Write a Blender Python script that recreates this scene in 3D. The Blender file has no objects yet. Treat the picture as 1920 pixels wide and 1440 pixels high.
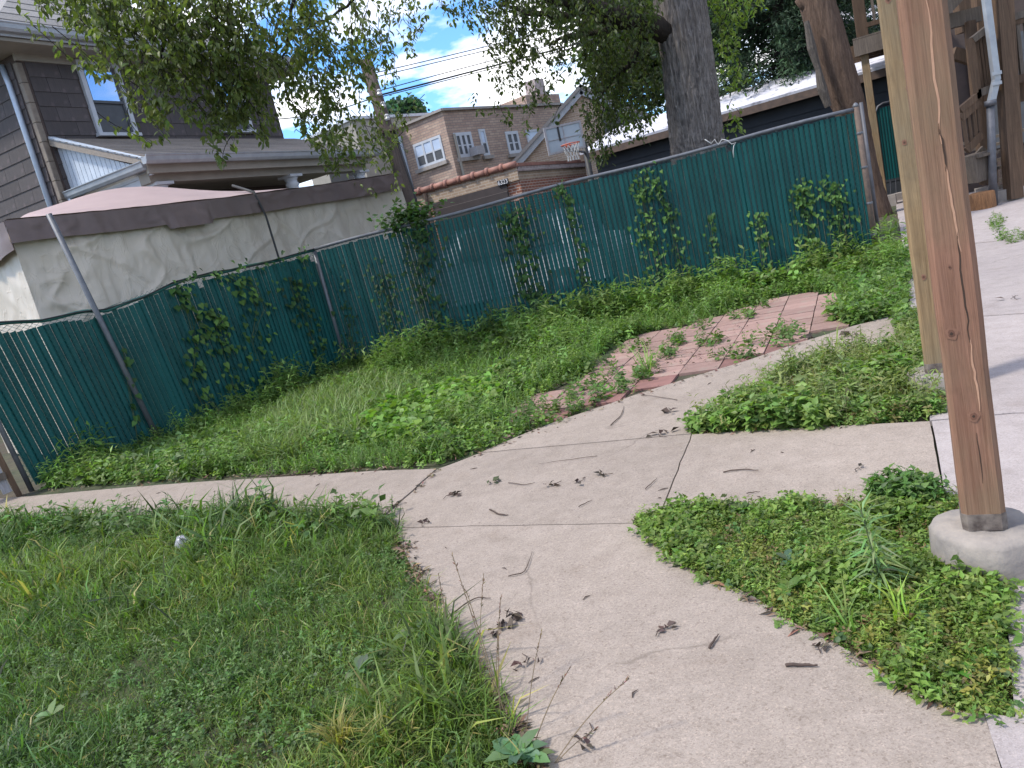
import bpy, bmesh, math, random
import numpy as np
from mathutils import Vector, Matrix

random.seed(7)
RNG = np.random.default_rng(11)
scene = bpy.context.scene
COL = scene.collection

# ------------------------------------------------------------------ camera
F_PX = 1440.0
EYE = 1.40
_v = np.array([2700.0 - 960.0, 8080.0 - 720.0])
_d = np.linalg.norm(_v)
PITCH = math.atan(F_PX / _d)
_u = _v / _d
CF = np.array([0, math.cos(PITCH), -math.sin(PITCH)])
_r0 = np.array([1.0, 0, 0]); _d0 = np.array([0, -math.sin(PITCH), -math.cos(PITCH)])
IX = _u[1] * _r0 + _u[0] * _d0
IY = -_u[0] * _r0 + _u[1] * _d0
CAMP = np.array([0, 0, EYE])
cam_data = bpy.data.cameras.new('camera')
cam = bpy.data.objects.new('camera', cam_data)
COL.objects.link(cam)
cam_data.sensor_width = 36.0
cam_data.lens = 36.0 * F_PX / 1920.0
cam_data.clip_start = 0.05
cam_data.clip_end = 2000
m = Matrix.Identity(4)
for i in range(3):
    m[i][0] = IX[i]; m[i][1] = -IY[i]; m[i][2] = -CF[i]; m[i][3] = CAMP[i]
cam.matrix_world = m
scene.camera = cam

# ------------------------------------------------------------------ sky, sun, exposure
SUN_EL, SUN_AZ = math.radians(56), math.radians(-100)     # azimuth from +Y towards +X
world = bpy.data.worlds.new('World'); scene.world = world; world.use_nodes = True
nt = world.node_tree; nt.nodes.clear()
wo = nt.nodes.new('ShaderNodeOutputWorld'); bg = nt.nodes.new('ShaderNodeBackground')
sky = nt.nodes.new('ShaderNodeTexSky'); sky.sky_type = 'NISHITA'; sky.sun_disc = False
sky.sun_elevation = SUN_EL; sky.sun_rotation = SUN_AZ
sky.air_density = 1.0; sky.dust_density = 0.4; sky.ozone_density = 2.5
tc = nt.nodes.new('ShaderNodeTexCoord')
sep = nt.nodes.new('ShaderNodeSeparateXYZ'); nt.links.new(tc.outputs['Generated'], sep.inputs[0])
zc = nt.nodes.new('ShaderNodeMath'); zc.operation = 'MAXIMUM'; zc.inputs[1].default_value = 0.0
nt.links.new(sep.outputs[2], zc.inputs[0])
za = nt.nodes.new('ShaderNodeMath'); za.operation = 'ADD'; za.inputs[1].default_value = 0.22
nt.links.new(zc.outputs[0], za.inputs[0])
cmb = nt.nodes.new('ShaderNodeCombineXYZ')
for k in (0, 1):
    dv = nt.nodes.new('ShaderNodeMath'); dv.operation = 'DIVIDE'
    nt.links.new(sep.outputs[k], dv.inputs[0]); nt.links.new(za.outputs[0], dv.inputs[1])
    nt.links.new(dv.outputs[0], cmb.inputs[k])
nz = nt.nodes.new('ShaderNodeTexNoise'); nz.inputs['Scale'].default_value = 2.1
nz.inputs['Detail'].default_value = 7; nz.inputs['Roughness'].default_value = 0.55
cmb.inputs[2].default_value = 3.3
nt.links.new(cmb.outputs[0], nz.inputs['Vector'])
cr = nt.nodes.new('ShaderNodeValToRGB')
cr.color_ramp.elements[0].position = 0.45; cr.color_ramp.elements[1].position = 0.57
nt.links.new(nz.outputs['Fac'], cr.inputs[0])
mx = nt.nodes.new('ShaderNodeMix'); mx.data_type = 'RGBA'
nt.links.new(cr.outputs[0], mx.inputs['Factor'])
skm = nt.nodes.new('ShaderNodeMix'); skm.data_type = 'RGBA'; skm.blend_type = 'MULTIPLY'; skm.inputs['Factor'].default_value = 1.0
skm.inputs['B'].default_value = (0.78, 1.2, 1.62, 1)
nt.links.new(sky.outputs[0], skm.inputs['A'])
nt.links.new(skm.outputs['Result'], mx.inputs['A'])
mx.inputs['B'].default_value = (10.6, 10.6, 10.9, 1)
nt.links.new(mx.outputs['Result'], bg.inputs[0])
bg.inputs[1].default_value = 0.10
nt.links.new(bg.outputs[0], wo.inputs[0])

sun_d = bpy.data.lights.new('sun', 'SUN'); sun_d.energy = 2.4; sun_d.angle = math.radians(6)
sun_d.color = (1.0, 0.95, 0.86)
sun = bpy.data.objects.new('sun', sun_d); COL.objects.link(sun)
sdir = Vector((math.sin(SUN_AZ) * math.cos(SUN_EL), math.cos(SUN_AZ) * math.cos(SUN_EL), math.sin(SUN_EL)))
sun.rotation_euler = (-sdir).to_track_quat('-Z', 'Y').to_euler()
sun.location = (-8, 4, 20)

vs = scene.view_settings
vs.view_transform = 'Standard'; vs.look = 'None'; vs.gamma = 1.0; vs.use_curve_mapping = False
vs.exposure = 0.95
scene.render.engine = 'CYCLES'
scene.cycles.use_denoising = True
scene.cycles.max_bounces = 8
scene.cycles.transparent_max_bounces = 8

# ------------------------------------------------------------------ pixel helpers (directions only)
def ray(x, y):
    r = CF * F_PX + IX * (x - 960) + IY * (y - 720)
    return r / r[1]
def G(x, y, z=0.0):                       # pixel -> point on a level plane
    r = ray(x, y); t = (z - EYE) / r[2]
    return CAMP + r * t
def at(x, y, Y):                          # pixel -> point at a forward distance
    return CAMP + ray(x, y) * Y
def onplane(x, y, p, n):
    r = ray(x, y); n = np.asarray(n, float)
    t = np.dot(np.asarray(p, float) - CAMP, n) / np.dot(r, n)
    return CAMP + r * t
def GP(pts, z=0.0): return [tuple(G(x, y, z)) for x, y in pts]

AX = np.array([0.47, 0.883, 0.0]); BX = np.array([-0.883, 0.47, 0.0])   # the lot's axes
LOT_ROT = math.atan2(AX[1], AX[0]) - math.pi / 2

def vnoise(x, y, seed=0):
    x = np.asarray(x, float); y = np.asarray(y, float)
    xi = np.floor(x).astype(np.int64); yi = np.floor(y).astype(np.int64)
    xf = x - xi; yf = y - yi
    u = xf * xf * (3 - 2 * xf); v = yf * yf * (3 - 2 * yf)
    def h(a, b):
        n = (a * 374761393 + b * 668265263 + seed * 974711) & 0xFFFFFFFF
        n = ((n ^ (n >> 13)) * 1274126177) & 0xFFFFFFFF
        return ((n ^ (n >> 16)) & 0xFFFF) / 65535.0
    return (h(xi, yi) * (1 - u) + h(xi + 1, yi) * u) * (1 - v) + (h(xi, yi + 1) * (1 - u) + h(xi + 1, yi + 1) * u) * v
def fbm(x, y, seed=0, o=4):
    s = 0; a = 0.5; t = 0
    for i in range(o):
        s = s + a * vnoise(x * 2 ** i, y * 2 ** i, seed + i); t += a; a *= 0.5
    return s / t

# ------------------------------------------------------------------ materials
MATS = {}
def _mat(name):
    mt = bpy.data.materials.new(name); mt.use_nodes = True
    n = mt.node_tree; b = n.nodes['Principled BSDF']
    MATS[name] = mt
    return mt, n, b
def N(n, t, **kw):
    nd = n.nodes.new(t)
    for k, v in kw.items(): setattr(nd, k, v)
    return nd
def ramp(n, fac, stops):
    r = N(n, 'ShaderNodeValToRGB')
    el = r.color_ramp.elements
    while len(el) < len(stops): el.new(0.5)
    for e, (p, c) in zip(el, stops):
        e.position = p; e.color = (*c, 1) if len(c) == 3 else c
    n.links.new(fac, r.inputs[0]); return r.outputs[0]
def mixc(n, fac, a, b, mode='MIX'):
    mxn = N(n, 'ShaderNodeMix', data_type='RGBA', blend_type=mode)
    for key, v in (('Factor', fac), ('A', a), ('B', b)):
        if isinstance(v, (int, float)): mxn.inputs[key].default_value = v
        elif isinstance(v, tuple): mxn.inputs[key].default_value = (*v, 1) if len(v) == 3 else v
        else: n.links.new(v, mxn.inputs[key])
    return mxn.outputs['Result']
def noise(n, vec, scale, detail=4, rough=0.55, dist=0.0):
    t = N(n, 'ShaderNodeTexNoise'); t.inputs['Scale'].default_value = scale
    t.inputs['Detail'].default_value = detail; t.inputs['Roughness'].default_value = rough
    t.inputs['Distortion'].default_value = dist
    if vec is not None: n.links.new(vec, t.inputs['Vector'])
    return t.outputs['Fac']
def coords(n, scale=None, obj=True):
    t = N(n, 'ShaderNodeTexCoord'); o = t.outputs['Object']
    if not obj:
        g = N(n, 'ShaderNodeNewGeometry'); o = g.outputs['Position']
    if scale:
        mp = N(n, 'ShaderNodeMapping'); mp.inputs['Scale'].default_value = scale
        n.links.new(o, mp.inputs['Vector']); o = mp.outputs[0]
    return o
def bump(n, b, h, strength=0.3, dist=0.01):
    bp = N(n, 'ShaderNodeBump'); bp.inputs['Strength'].default_value = strength; bp.inputs['Distance'].default_value = dist
    n.links.new(h, bp.inputs['Height']); n.links.new(bp.outputs[0], b.inputs['Normal'])
def objrand(n, base, amount):
    oi = N(n, 'ShaderNodeObjectInfo')
    r = ramp(n, oi.outputs['Random'], [(0, (1 - amount,) * 3), (1, (1 + amount,) * 3)])
    return mixc(n, 1.0, base, r, 'MULTIPLY')

def plain(name, c1, c2=None, scale=6, rough=0.7, metal=0.0, bmp=0.0, bscale=40, rnd=0.0, stretch=None, spec=None, wear=None):
    mt, n, b = _mat(name)
    co = coords(n, stretch)
    f = noise(n, co, scale, 6, 0.6)
    c2 = c2 or tuple(v * 0.72 for v in c1)
    col = ramp(n, f, [(0.3, c2), (0.7, c1)])
    if wear:
        f3 = noise(n, coords(n), wear[1], 8, 0.65)
        msk = ramp(n, f3, [(wear[2], (0, 0, 0)), (wear[2] + 0.12, (1, 1, 1))])
        col = mixc(n, msk, col, wear[0])
    if rnd: col = objrand(n, col, rnd)
    n.links.new(col, b.inputs['Base Color'])
    b.inputs['Roughness'].default_value = rough; b.inputs['Metallic'].default_value = metal
    if spec is not None: b.inputs['Specular IOR Level'].default_value = spec
    if bmp: bump(n, b, noise(n, co, bscale, 5, 0.6), bmp, 0.01)
    return mt

def leafmat(name, trans=0.35, rough=0.5, gain=(1, 1, 1)):
    mt, n, b = _mat(name)
    a = N(n, 'ShaderNodeAttribute', attribute_name='tint')
    col = mixc(n, 1.0, a.outputs['Color'], tuple(gain), 'MULTIPLY')
    n.links.new(col, b.inputs['Base Color']); b.inputs['Roughness'].default_value = rough
    b.inputs['Specular IOR Level'].default_value = 0.35
    tr = N(n, 'ShaderNodeBsdfTranslucent')
    tcx = mixc(n, 1.0, col, (1.5, 1.7, 0.7), 'MULTIPLY'); n.links.new(tcx, tr.inputs[0])
    ms = N(n, 'ShaderNodeMixShader'); ms.inputs[0].default_value = trans
    n.links.new(b.outputs[0], ms.inputs[1]); n.links.new(tr.outputs[0], ms.inputs[2])
    n.links.new(ms.outputs[0], n.nodes['Material Output'].inputs[0])
    return mt

def wood(name, c1, c2, grain=1.0, rough=0.75, stain=None, rnd=0.12):
    mt, n, b = _mat(name)
    f = noise(n, coords(n, (14 * grain, 14 * grain, 0.7 * grain)), 2.2, 7, 0.6, 1.2)
    g1 = noise(n, coords(n, (95, 95, 1.6)), 1.3, 6, 0.7, 0.8)
    fine = noise(n, coords(n, (230, 230, 5.0)), 1.5, 4, 0.7)
    col = ramp(n, f, [(0.25, c2), (0.5, tuple((a + q) / 2 for a, q in zip(c1, c2))), (0.72, c1)])
    if stain:
        f2 = noise(n, coords(n, (2.5, 2.5, 1.1)), 1.6, 4, 0.6)
        col = mixc(n, ramp(n, f2, [(0.4, (0, 0, 0)), (0.62, (0.9, 0.9, 0.9))]), col, stain)
    col = mixc(n, 0.75, col, ramp(n, g1, [(0.3, (0.62, 0.56, 0.5)), (0.5, (1.0, 1.0, 1.0)), (0.68, (1.2, 1.16, 1.1))]), 'MULTIPLY')
    col = mixc(n, 0.5, col, ramp(n, fine, [(0.35, (0.6, 0.56, 0.52)), (0.65, (1.15, 1.12, 1.08))]), 'MULTIPLY')
    dirt = noise(n, coords(n), 5.0, 8, 0.7)
    col = mixc(n, ramp(n, dirt, [(0.55, (0, 0, 0)), (0.75, (0.5, 0.5, 0.5))]), col, mixc(n, 1.0, col, (0.55, 0.52, 0.5), 'MULTIPLY'))
    if rnd: col = objrand(n, col, rnd)
    n.links.new(col, b.inputs['Base Color']); b.inputs['Roughness'].default_value = rough
    b.inputs['Specular IOR Level'].default_value = 0.2
    bump(n, b, g1, 0.55, 0.004)
    return mt

def concrete(name, c1, c2, speck=0.6):
    mt, n, b = _mat(name)
    co = coords(n, obj=False)
    big = noise(n, co, 0.9, 5, 0.6)
    mid = noise(n, co, 9, 6, 0.65)
    v = N(n, 'ShaderNodeTexVoronoi'); v.inputs['Scale'].default_value = 240; n.links.new(co, v.inputs['Vector'])
    v2 = N(n, 'ShaderNodeTexVoronoi'); v2.inputs['Scale'].default_value = 120; n.links.new(co, v2.inputs['Vector'])
    col = ramp(n, big, [(0.3, c2), (0.68, c1)])
    col = mixc(n, 0.55, col, ramp(n, mid, [(0.25, (0.72, 0.7, 0.68)), (0.6, (1.06, 1.05, 1.05))]), 'MULTIPLY')
    hsv = N(n, 'ShaderNodeSeparateColor'); n.links.new(v.outputs['Color'], hsv.inputs[0])
    sp = ramp(n, hsv.outputs[0], [(0.0, (0.55, 0.5, 0.48)), (0.25, (0.85, 0.83, 0.8)), (0.6, (1.0, 1.0, 1.0)), (0.9, (1.12, 1.1, 1.08)), (1.0, (1.45, 1.4, 1.35))])
    col = mixc(n, speck, col, sp, 'MULTIPLY')
    hs2 = N(n, 'ShaderNodeSeparateColor'); n.links.new(v2.outputs['Color'], hs2.inputs[0])
    sp2 = ramp(n, hs2.outputs[1], [(0.0, (0.6, 0.56, 0.54)), (0.12, (1, 1, 1)), (0.92, (1, 1, 1)), (1.0, (1.3, 1.28, 1.25))])
    col = mixc(n, speck, col, sp2, 'MULTIPLY')
    col = objrand(n, col, 0.07)
    ck = N(n, 'ShaderNodeTexVoronoi', feature='DISTANCE_TO_EDGE'); ck.inputs['Scale'].default_value = 0.75
    wv_ = N(n, 'ShaderNodeVectorMath', operation='ADD'); n.links.new(co, wv_.inputs[0])
    wn = N(n, 'ShaderNodeTexNoise'); wn.inputs['Scale'].default_value = 4.0; wn.inputs['Detail'].default_value = 6; n.links.new(co, wn.inputs['Vector'])
    ws = N(n, 'ShaderNodeVectorMath', operation='SCALE'); ws.inputs['Scale'].default_value = 0.22; n.links.new(wn.outputs['Color'], ws.inputs[0]); n.links.new(ws.outputs[0], wv_.inputs[1]); n.links.new(wv_.outputs[0], ck.inputs['Vector'])
    crm = ramp(n, ck.outputs['Distance'], [(0.0, (0.45, 0.45, 0.45)), (0.006, (0, 0, 0))]); gate_ = ramp(n, noise(n, co, 0.6, 2), [(0.52, (0, 0, 0)), (0.58, (1, 1, 1))])
    col = mixc(n, mixc(n, 1.0, crm, gate_, 'MULTIPLY'), col, (0.10, 0.08, 0.065))
    # damp / dirt blotches
    st = noise(n, co, 2.6, 8, 0.7)
    col = mixc(n, ramp(n, st, [(0.56, (0, 0, 0)), (0.75, (0.55, 0.55, 0.55))]), col, mixc(n, 1.0, col, (0.66, 0.6, 0.55), 'MULTIPLY'))
    n.links.new(col, b.inputs['Base Color']); b.inputs['Roughness'].default_value = 0.9
    b.inputs['Specular IOR Level'].default_value = 0.2
    bump(n, b, v.outputs['Distance'], 0.25, 0.003)
    return mt

def brick(name, c1, c2, mortar, scale=1.0, patch=None):
    mt, n, b = _mat(name)
    t = N(n, 'ShaderNodeTexCoord'); s = N(n, 'ShaderNodeSeparateXYZ'); n.links.new(t.outputs['Object'], s.inputs[0])
    ad = N(n, 'ShaderNodeMath', operation='ADD'); n.links.new(s.outputs[0], ad.inputs[0]); n.links.new(s.outputs[1], ad.inputs[1])
    cb = N(n, 'ShaderNodeCombineXYZ'); n.links.new(ad.outputs[0], cb.inputs[0]); n.links.new(s.outputs[2], cb.inputs[1])
    bt = N(n, 'ShaderNodeTexBrick'); n.links.new(cb.outputs[0], bt.inputs['Vector'])
    bt.inputs['Scale'].default_value = 1.0
    bt.inputs['Brick Width'].default_value = 0.22 * scale; bt.inputs['Row Height'].default_value = 0.075 * scale
    bt.inputs['Mortar Size'].default_value = 0.009 * scale; bt.inputs['Bias'].default_value = 0.0
    bt.inputs['Color1'].default_value = (*c1, 1); bt.inputs['Color2'].default_value = (*c2, 1); bt.inputs['Mortar'].default_value = (*mortar, 1)
    big = noise(n, t.outputs['Object'], 0.8, 6, 0.65)
    col = mixc(n, 0.8, bt.outputs['Color'], ramp(n, big, [(0.3, (0.7, 0.68, 0.68)), (0.7, (1.12, 1.1, 1.08))]), 'MULTIPLY')
    if patch:
        pn = noise(n, t.outputs['Object'], 0.55, 3)
        col = mixc(n, ramp(n, pn, [(0.5, (0, 0, 0)), (0.58, (0.75, 0.75, 0.75))]), col, patch)
    n.links.new(col, b.inputs['Base Color']); b.inputs['Roughness'].default_value = 0.9
    bump(n, b, bt.outputs['Fac'], -0.5, 0.01)
    return mt

def bark(name, c1, c2, sx=9, sz=1.4, lichen=None):
    mt, n, b = _mat(name)
    co = coords(n, (sx, sx, sz))
    f = noise(n, co, 2.4, 8, 0.65, 0.6)
    f2 = noise(n, coords(n, (30, 30, 8)), 2, 6, 0.6)
    col = ramp(n, f, [(0.3, c2), (0.52, tuple((a + q) / 2 for a, q in zip(c1, c2))), (0.7, c1)])
    col = mixc(n, 0.5, col, ramp(n, f2, [(0.3, (0.6, 0.6, 0.6)), (0.7, (1.2, 1.2, 1.2))]), 'MULTIPLY')
    if lichen:
        col = mixc(n, ramp(n, noise(n, coords(n), 1.5, 6), [(0.5, (0, 0, 0)), (0.7, (0.6, 0.6, 0.6))]), col, lichen)
    n.links.new(col, b.inputs['Base Color']); b.inputs['Roughness'].default_value = 0.9
    b.inputs['Specular IOR Level'].default_value = 0.15
    bump(n, b, f, 0.9, 0.03)
    return mt

def glass(name, c=(0.05, 0.06, 0.07), rough=0.05, metal=0.0):
    mt, n, b = _mat(name); b.inputs['Metallic'].default_value = metal
    b.inputs['Base Color'].default_value = (*c, 1); b.inputs['Roughness'].default_value = rough
    b.inputs['Specular IOR Level'].default_value = 0.9
    bump(n, b, noise(n, coords(n), 1.2, 2), 0.04, 0.05)
    return mt

def soilmat():
    mt, n, b = _mat('soil')
    co = coords(n, obj=False)
    f = noise(n, co, 5, 8, 0.7); g = noise(n, co, 0.35, 5)
    col = ramp(n, f, [(0.3, (0.03, 0.022, 0.014)), (0.7, (0.085, 0.062, 0.04))])
    col = mixc(n, ramp(n, g, [(0.4, (0, 0, 0)), (0.6, (0.8, 0.8, 0.8))]), col, ramp(n, f, [(0.3, (0.02, 0.035, 0.012)), (0.7, (0.05, 0.075, 0.025))]))
    n.links.new(col, b.inputs['Base Color']); b.inputs['Roughness'].default_value = 0.95
    bump(n, b, f, 0.6, 0.03)
    return mt

M = {}
M['soil'] = soilmat()
M['walk'] = concrete('walk_concrete', (0.305, 0.258, 0.222), (0.25, 0.21, 0.18), 0.5)
M['apron'] = concrete('apron_concrete', (0.345, 0.305, 0.295), (0.29, 0.256, 0.25), 0.35)
M['footing'] = plain('footing_concrete', (0.31, 0.268, 0.23), (0.165, 0.148, 0.14), 9, 0.9, bmp=0.5, bscale=30)
M['paver'] = plain('paver_red', (0.30, 0.188, 0.16), (0.235, 0.145, 0.122), 9, 0.9, bmp=0.25, bscale=90, rnd=0.16, wear=((0.25, 0.19, 0.155), 5, 0.55))
M['paver_edge'] = plain('paver_dark_red', (0.215, 0.105, 0.09), (0.15, 0.075, 0.065), 9, 0.9, bmp=0.25, bscale=90, rnd=0.12)
M['slat'] = plain('slat_green', (0.005, 0.080, 0.074), (0.003, 0.052, 0.054), 2.0, 0.5, rnd=0.25, spec=0.22)
M['steel'] = plain('galvanised_steel', (0.145, 0.15, 0.165), (0.09, 0.095, 0.11), 14, 0.55, 0.3)
M['wire'] = plain('chain_wire', (0.012, 0.10, 0.085), (0.008, 0.06, 0.055), 10, 0.5, 0.2)
M['rust'] = plain('rusty_steel', (0.16, 0.11, 0.085), (0.09, 0.07, 0.06), 18, 0.75, 0.3)
M['post_red'] = wood('post_timber_red', (0.30, 0.162, 0.112), (0.185, 0.098, 0.066), 0.9, stain=(0.21, 0.142, 0.092), rnd=0)
M['post_tan'] = wood('post_timber_tan', (0.32, 0.225, 0.125), (0.17, 0.115, 0.065), 0.9, stain=(0.215, 0.165, 0.105), rnd=0)
M['deck'] = wood('deck_timber', (0.135, 0.088, 0.058), (0.062, 0.040, 0.028), 0.8, rnd=0.2)
M['deck_grey'] = wood('deck_timber_grey', (0.165, 0.137, 0.115), (0.08, 0.066, 0.055), 0.8, rnd=0.15)
M['crack'] = plain('wood_crack', (0.05, 0.028, 0.018), rough=0.9)
M['split'] = plain('wood_split_pale', (0.47, 0.27, 0.17), (0.36, 0.2, 0.13), 30, 0.8)
M['knot'] = plain('wood_knot', (0.17, 0.075, 0.045), (0.09, 0.04, 0.025), 40, 0.8)
M['knot_ring'] = plain('wood_knot_ring', (0.24, 0.12, 0.075), (0.17, 0.082, 0.052), 60, 0.8)
M['stain'] = plain('wood_base_stain', (0.20, 0.165, 0.14), (0.03, 0.018, 0.015), 26, 0.7)
M['siding'] = plain('siding_grey', (0.078, 0.066, 0.066), (0.054, 0.046, 0.047), 7, 0.85, bmp=0.3, bscale=60, rnd=0.13, stretch=(6, 6, 0.7), wear=((0.10, 0.08, 0.082), 6, 0.56))
M['siding_dark'] = plain('siding_brown', (0.085, 0.06, 0.052), (0.055, 0.04, 0.036), 5, 0.85, rnd=0.1)
M['trim'] = plain('trim_white', (0.46, 0.48, 0.52), (0.38, 0.40, 0.44), 5, 0.55)
M['trim_tan'] = plain('corner_board', (0.20, 0.165, 0.13), (0.13, 0.105, 0.085), 8, 0.7, rnd=0.12)
M['soffit'] = plain('soffit', (0.29, 0.26, 0.22), (0.22, 0.2, 0.17), 3, 0.7)
M['beadboard'] = plain('beadboard', (0.50, 0.55, 0.62), (0.42, 0.47, 0.54), 6, 0.5, rnd=0.05)
M['shingle'] = plain('roof_shingle', (0.25, 0.235, 0.225), (0.15, 0.14, 0.138), 26, 0.95, rnd=0.16, bmp=0.5, bscale=120)
M['shingle_porch'] = plain('porch_shingle', (0.275, 0.235, 0.20), (0.19, 0.165, 0.145), 26, 0.95, rnd=0.14, bmp=0.5, bscale=120)
M['downspout'] = plain('downspout_metal', (0.40, 0.46, 0.55), (0.33, 0.38, 0.46), 6, 0.4, 0.3)
M['gutter'] = plain('gutter_metal', (0.36, 0.375, 0.40), (0.27, 0.285, 0.31), 5, 0.45, 0.2)
M['dark'] = plain('recess_shade', (0.022, 0.022, 0.026), rough=0.9)
M['glass'] = glass('window_glass', (0.52, 0.58, 0.68), 0.04, 0.75)
M['blind'] = plain('window_blind', (0.45, 0.53, 0.66), (0.36, 0.43, 0.56), 2, 0.3)
M['screen'] = plain('window_screen', (0.075, 0.08, 0.09), rough=0.6)
M['tarp'] = plain('tarp_tan', (0.53, 0.46, 0.385), (0.46, 0.395, 0.32), 2.2, 0.45, bmp=0.12, bscale=14, wear=((0.37, 0.315, 0.23), 0.9, 0.60))
def tarp_creases(mt, amt):
    n = mt.node_tree; b = n.nodes['Principled BSDF']
    f1 = noise(n, coords(n, (1.0, 1.0, 0.16)), 6, 4, 0.55, 0.8)
    f2 = noise(n, coords(n, (1.1, 1.0, 0.8)), 2.6, 3, 0.5, 1.2)
    r2 = ramp(n, f2, [(0.47, (0, 0, 0)), (0.5, (1, 1, 1)), (0.53, (0, 0, 0))])
    h = mixc(n, 0.3, f1, r2)
    bump(n, b, h, amt, 0.05)
tarp_creases(M['tarp'], 0.28)
M['tarp_band'] = plain('tarp_brown', (0.150, 0.104, 0.096), (0.11, 0.076, 0.072), 3, 0.55, bmp=0.2, bscale=14)
M['tarp_roof'] = plain('tarp_roof', (0.36, 0.265, 0.255), (0.31, 0.225, 0.22), 2, 0.6, bmp=0.12, bscale=6)
M['black'] = plain('black_strap', (0.018, 0.018, 0.02), rough=0.6)
M['brick_pink'] = brick('brick_pinkish', (0.30, 0.205, 0.165), (0.43, 0.32, 0.25), (0.22, 0.18, 0.16), 1.7)
M['brick_tan'] = brick('brick_tan', (0.40, 0.30, 0.215), (0.30, 0.215, 0.155), (0.46, 0.40, 0.34), 1.05)
M['brick_red'] = brick('brick_red', (0.32, 0.12, 0.07), (0.21, 0.085, 0.06), (0.46, 0.40, 0.36), 1.05)
M['brick_lilac'] = brick('brick_weathered', (0.26, 0.205, 0.205), (0.36, 0.305, 0.30), (0.42, 0.38, 0.37), 1.05)
M['terracotta'] = plain('terracotta', (0.29, 0.135, 0.10), (0.20, 0.095, 0.075), 6, 0.7, rnd=0.18)
M['door_dark'] = plain('garage_door_brown', (0.060, 0.047, 0.047), (0.042, 0.034, 0.035), 4, 0.55, rnd=0.08)
M['door_seam'] = plain('garage_door_seam', (0.17, 0.14, 0.135), rough=0.6)
M['stone'] = plain('stone_sill', (0.30, 0.27, 0.25), rough=0.85)
M['garage_wall'] = plain('garage_wall_dark', (0.022, 0.026, 0.033), (0.015, 0.018, 0.024), 3, 0.75)
M['roof_white'] = plain('roof_white_coating', (0.66, 0.65, 0.70), (0.50, 0.49, 0.54), 3, 0.6, wear=((0.22, 0.21, 0.24), 1.6, 0.56))
M['fascia'] = plain('fascia_brown', (0.115, 0.075, 0.055), (0.06, 0.042, 0.034), 6, 0.8)
M['pole'] = bark('utility_pole_wood', (0.145, 0.115, 0.10), (0.08, 0.062, 0.055), 12, 0.5)
M['bark'] = bark('elm_bark', (0.27, 0.24, 0.22), (0.055, 0.045, 0.042), 17, 1.0)
M['bark_dark'] = bark('limb_bark', (0.040, 0.032, 0.027), (0.016, 0.013, 0.011), 10, 1.5)
M['deadwood'] = bark('dead_wood', (0.17, 0.115, 0.085), (0.07, 0.045, 0.034), 9, 1.1)
M['bark_flake'] = bark('flaking_bark', (0.17, 0.145, 0.125), (0.06, 0.05, 0.044), 12, 2.0)
M['leaf_tree'] = leafmat('tree_leaf', 0.42, 0.5, (1.35, 1.3, 1.2))
M['leaf_weed'] = leafmat('weed_leaf', 0.34, 0.5, (1.58, 1.62, 1.3))
M['leaf_vine'] = leafmat('vine_leaf', 0.28, 0.45, (1.3, 1.4, 1.1))
M['grass'] = leafmat('grass_blade', 0.34, 0.5, (1.85, 1.9, 1.5))
M['litter'] = leafmat('dry_litter', 0.05, 0.8)
M['needle'] = leafmat('needle', 0.1, 0.8)
M['stem'] = plain('green_stem', (0.06, 0.085, 0.03), rough=0.7)
M['straw'] = plain('dry_stalk', (0.20, 0.15, 0.085), (0.12, 0.085, 0.05), 20, 0.8)
M['twig'] = plain('twig_brown', (0.085, 0.055, 0.042), (0.045, 0.03, 0.024), 30, 0.85)
M['dryleaf'] = plain('dry_leaf', (0.085, 0.052, 0.04), (0.040, 0.026, 0.022), 30, 0.8)
M['bag'] = plain('white_plastic', (0.36, 0.36, 0.40), (0.26, 0.26, 0.30), 9, 0.35)
M['number_plate'] = plain('number_plate', (0.02, 0.022, 0.035), rough=0.4)
M['number'] = plain('number_white', (0.75, 0.75, 0.78), rough=0.5)
M['backboard'] = plain('backboard', (0.34, 0.38, 0.42), (0.28, 0.32, 0.36), 3, 0.25)
M['rim'] = plain('rim_orange', (0.50, 0.12, 0.07), rough=0.5)
M['net'] = plain('net_white', (0.55, 0.55, 0.55), rough=0.8)
M['iron'] = plain('drain_iron', (0.13, 0.13, 0.145), (0.085, 0.085, 0.095), 9, 0.6, 0.4, bmp=0.3)
M['cinder'] = plain('concrete_block', (0.33, 0.29, 0.26), (0.23, 0.2, 0.18), 12, 0.9, bmp=0.4, bscale=40)
M['stump'] = wood('stump_wood', (0.30, 0.15, 0.07), (0.10, 0.055, 0.03), 1.0)
M['car'] = plain('car_paint_pale', (0.55, 0.58, 0.62), (0.5, 0.53, 0.57), 2, 0.25)
M['tyre'] = plain('tyre_rubber', (0.02, 0.02, 0.02), rough=0.8)
M['picket'] = plain('picket_white_worn', (0.36, 0.35, 0.37), (0.24, 0.22, 0.22), 14, 0.8, stretch=(6, 6, 1))
M['porcelain'] = plain('insulator', (0.5, 0.5, 0.5), rough=0.3)

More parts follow.
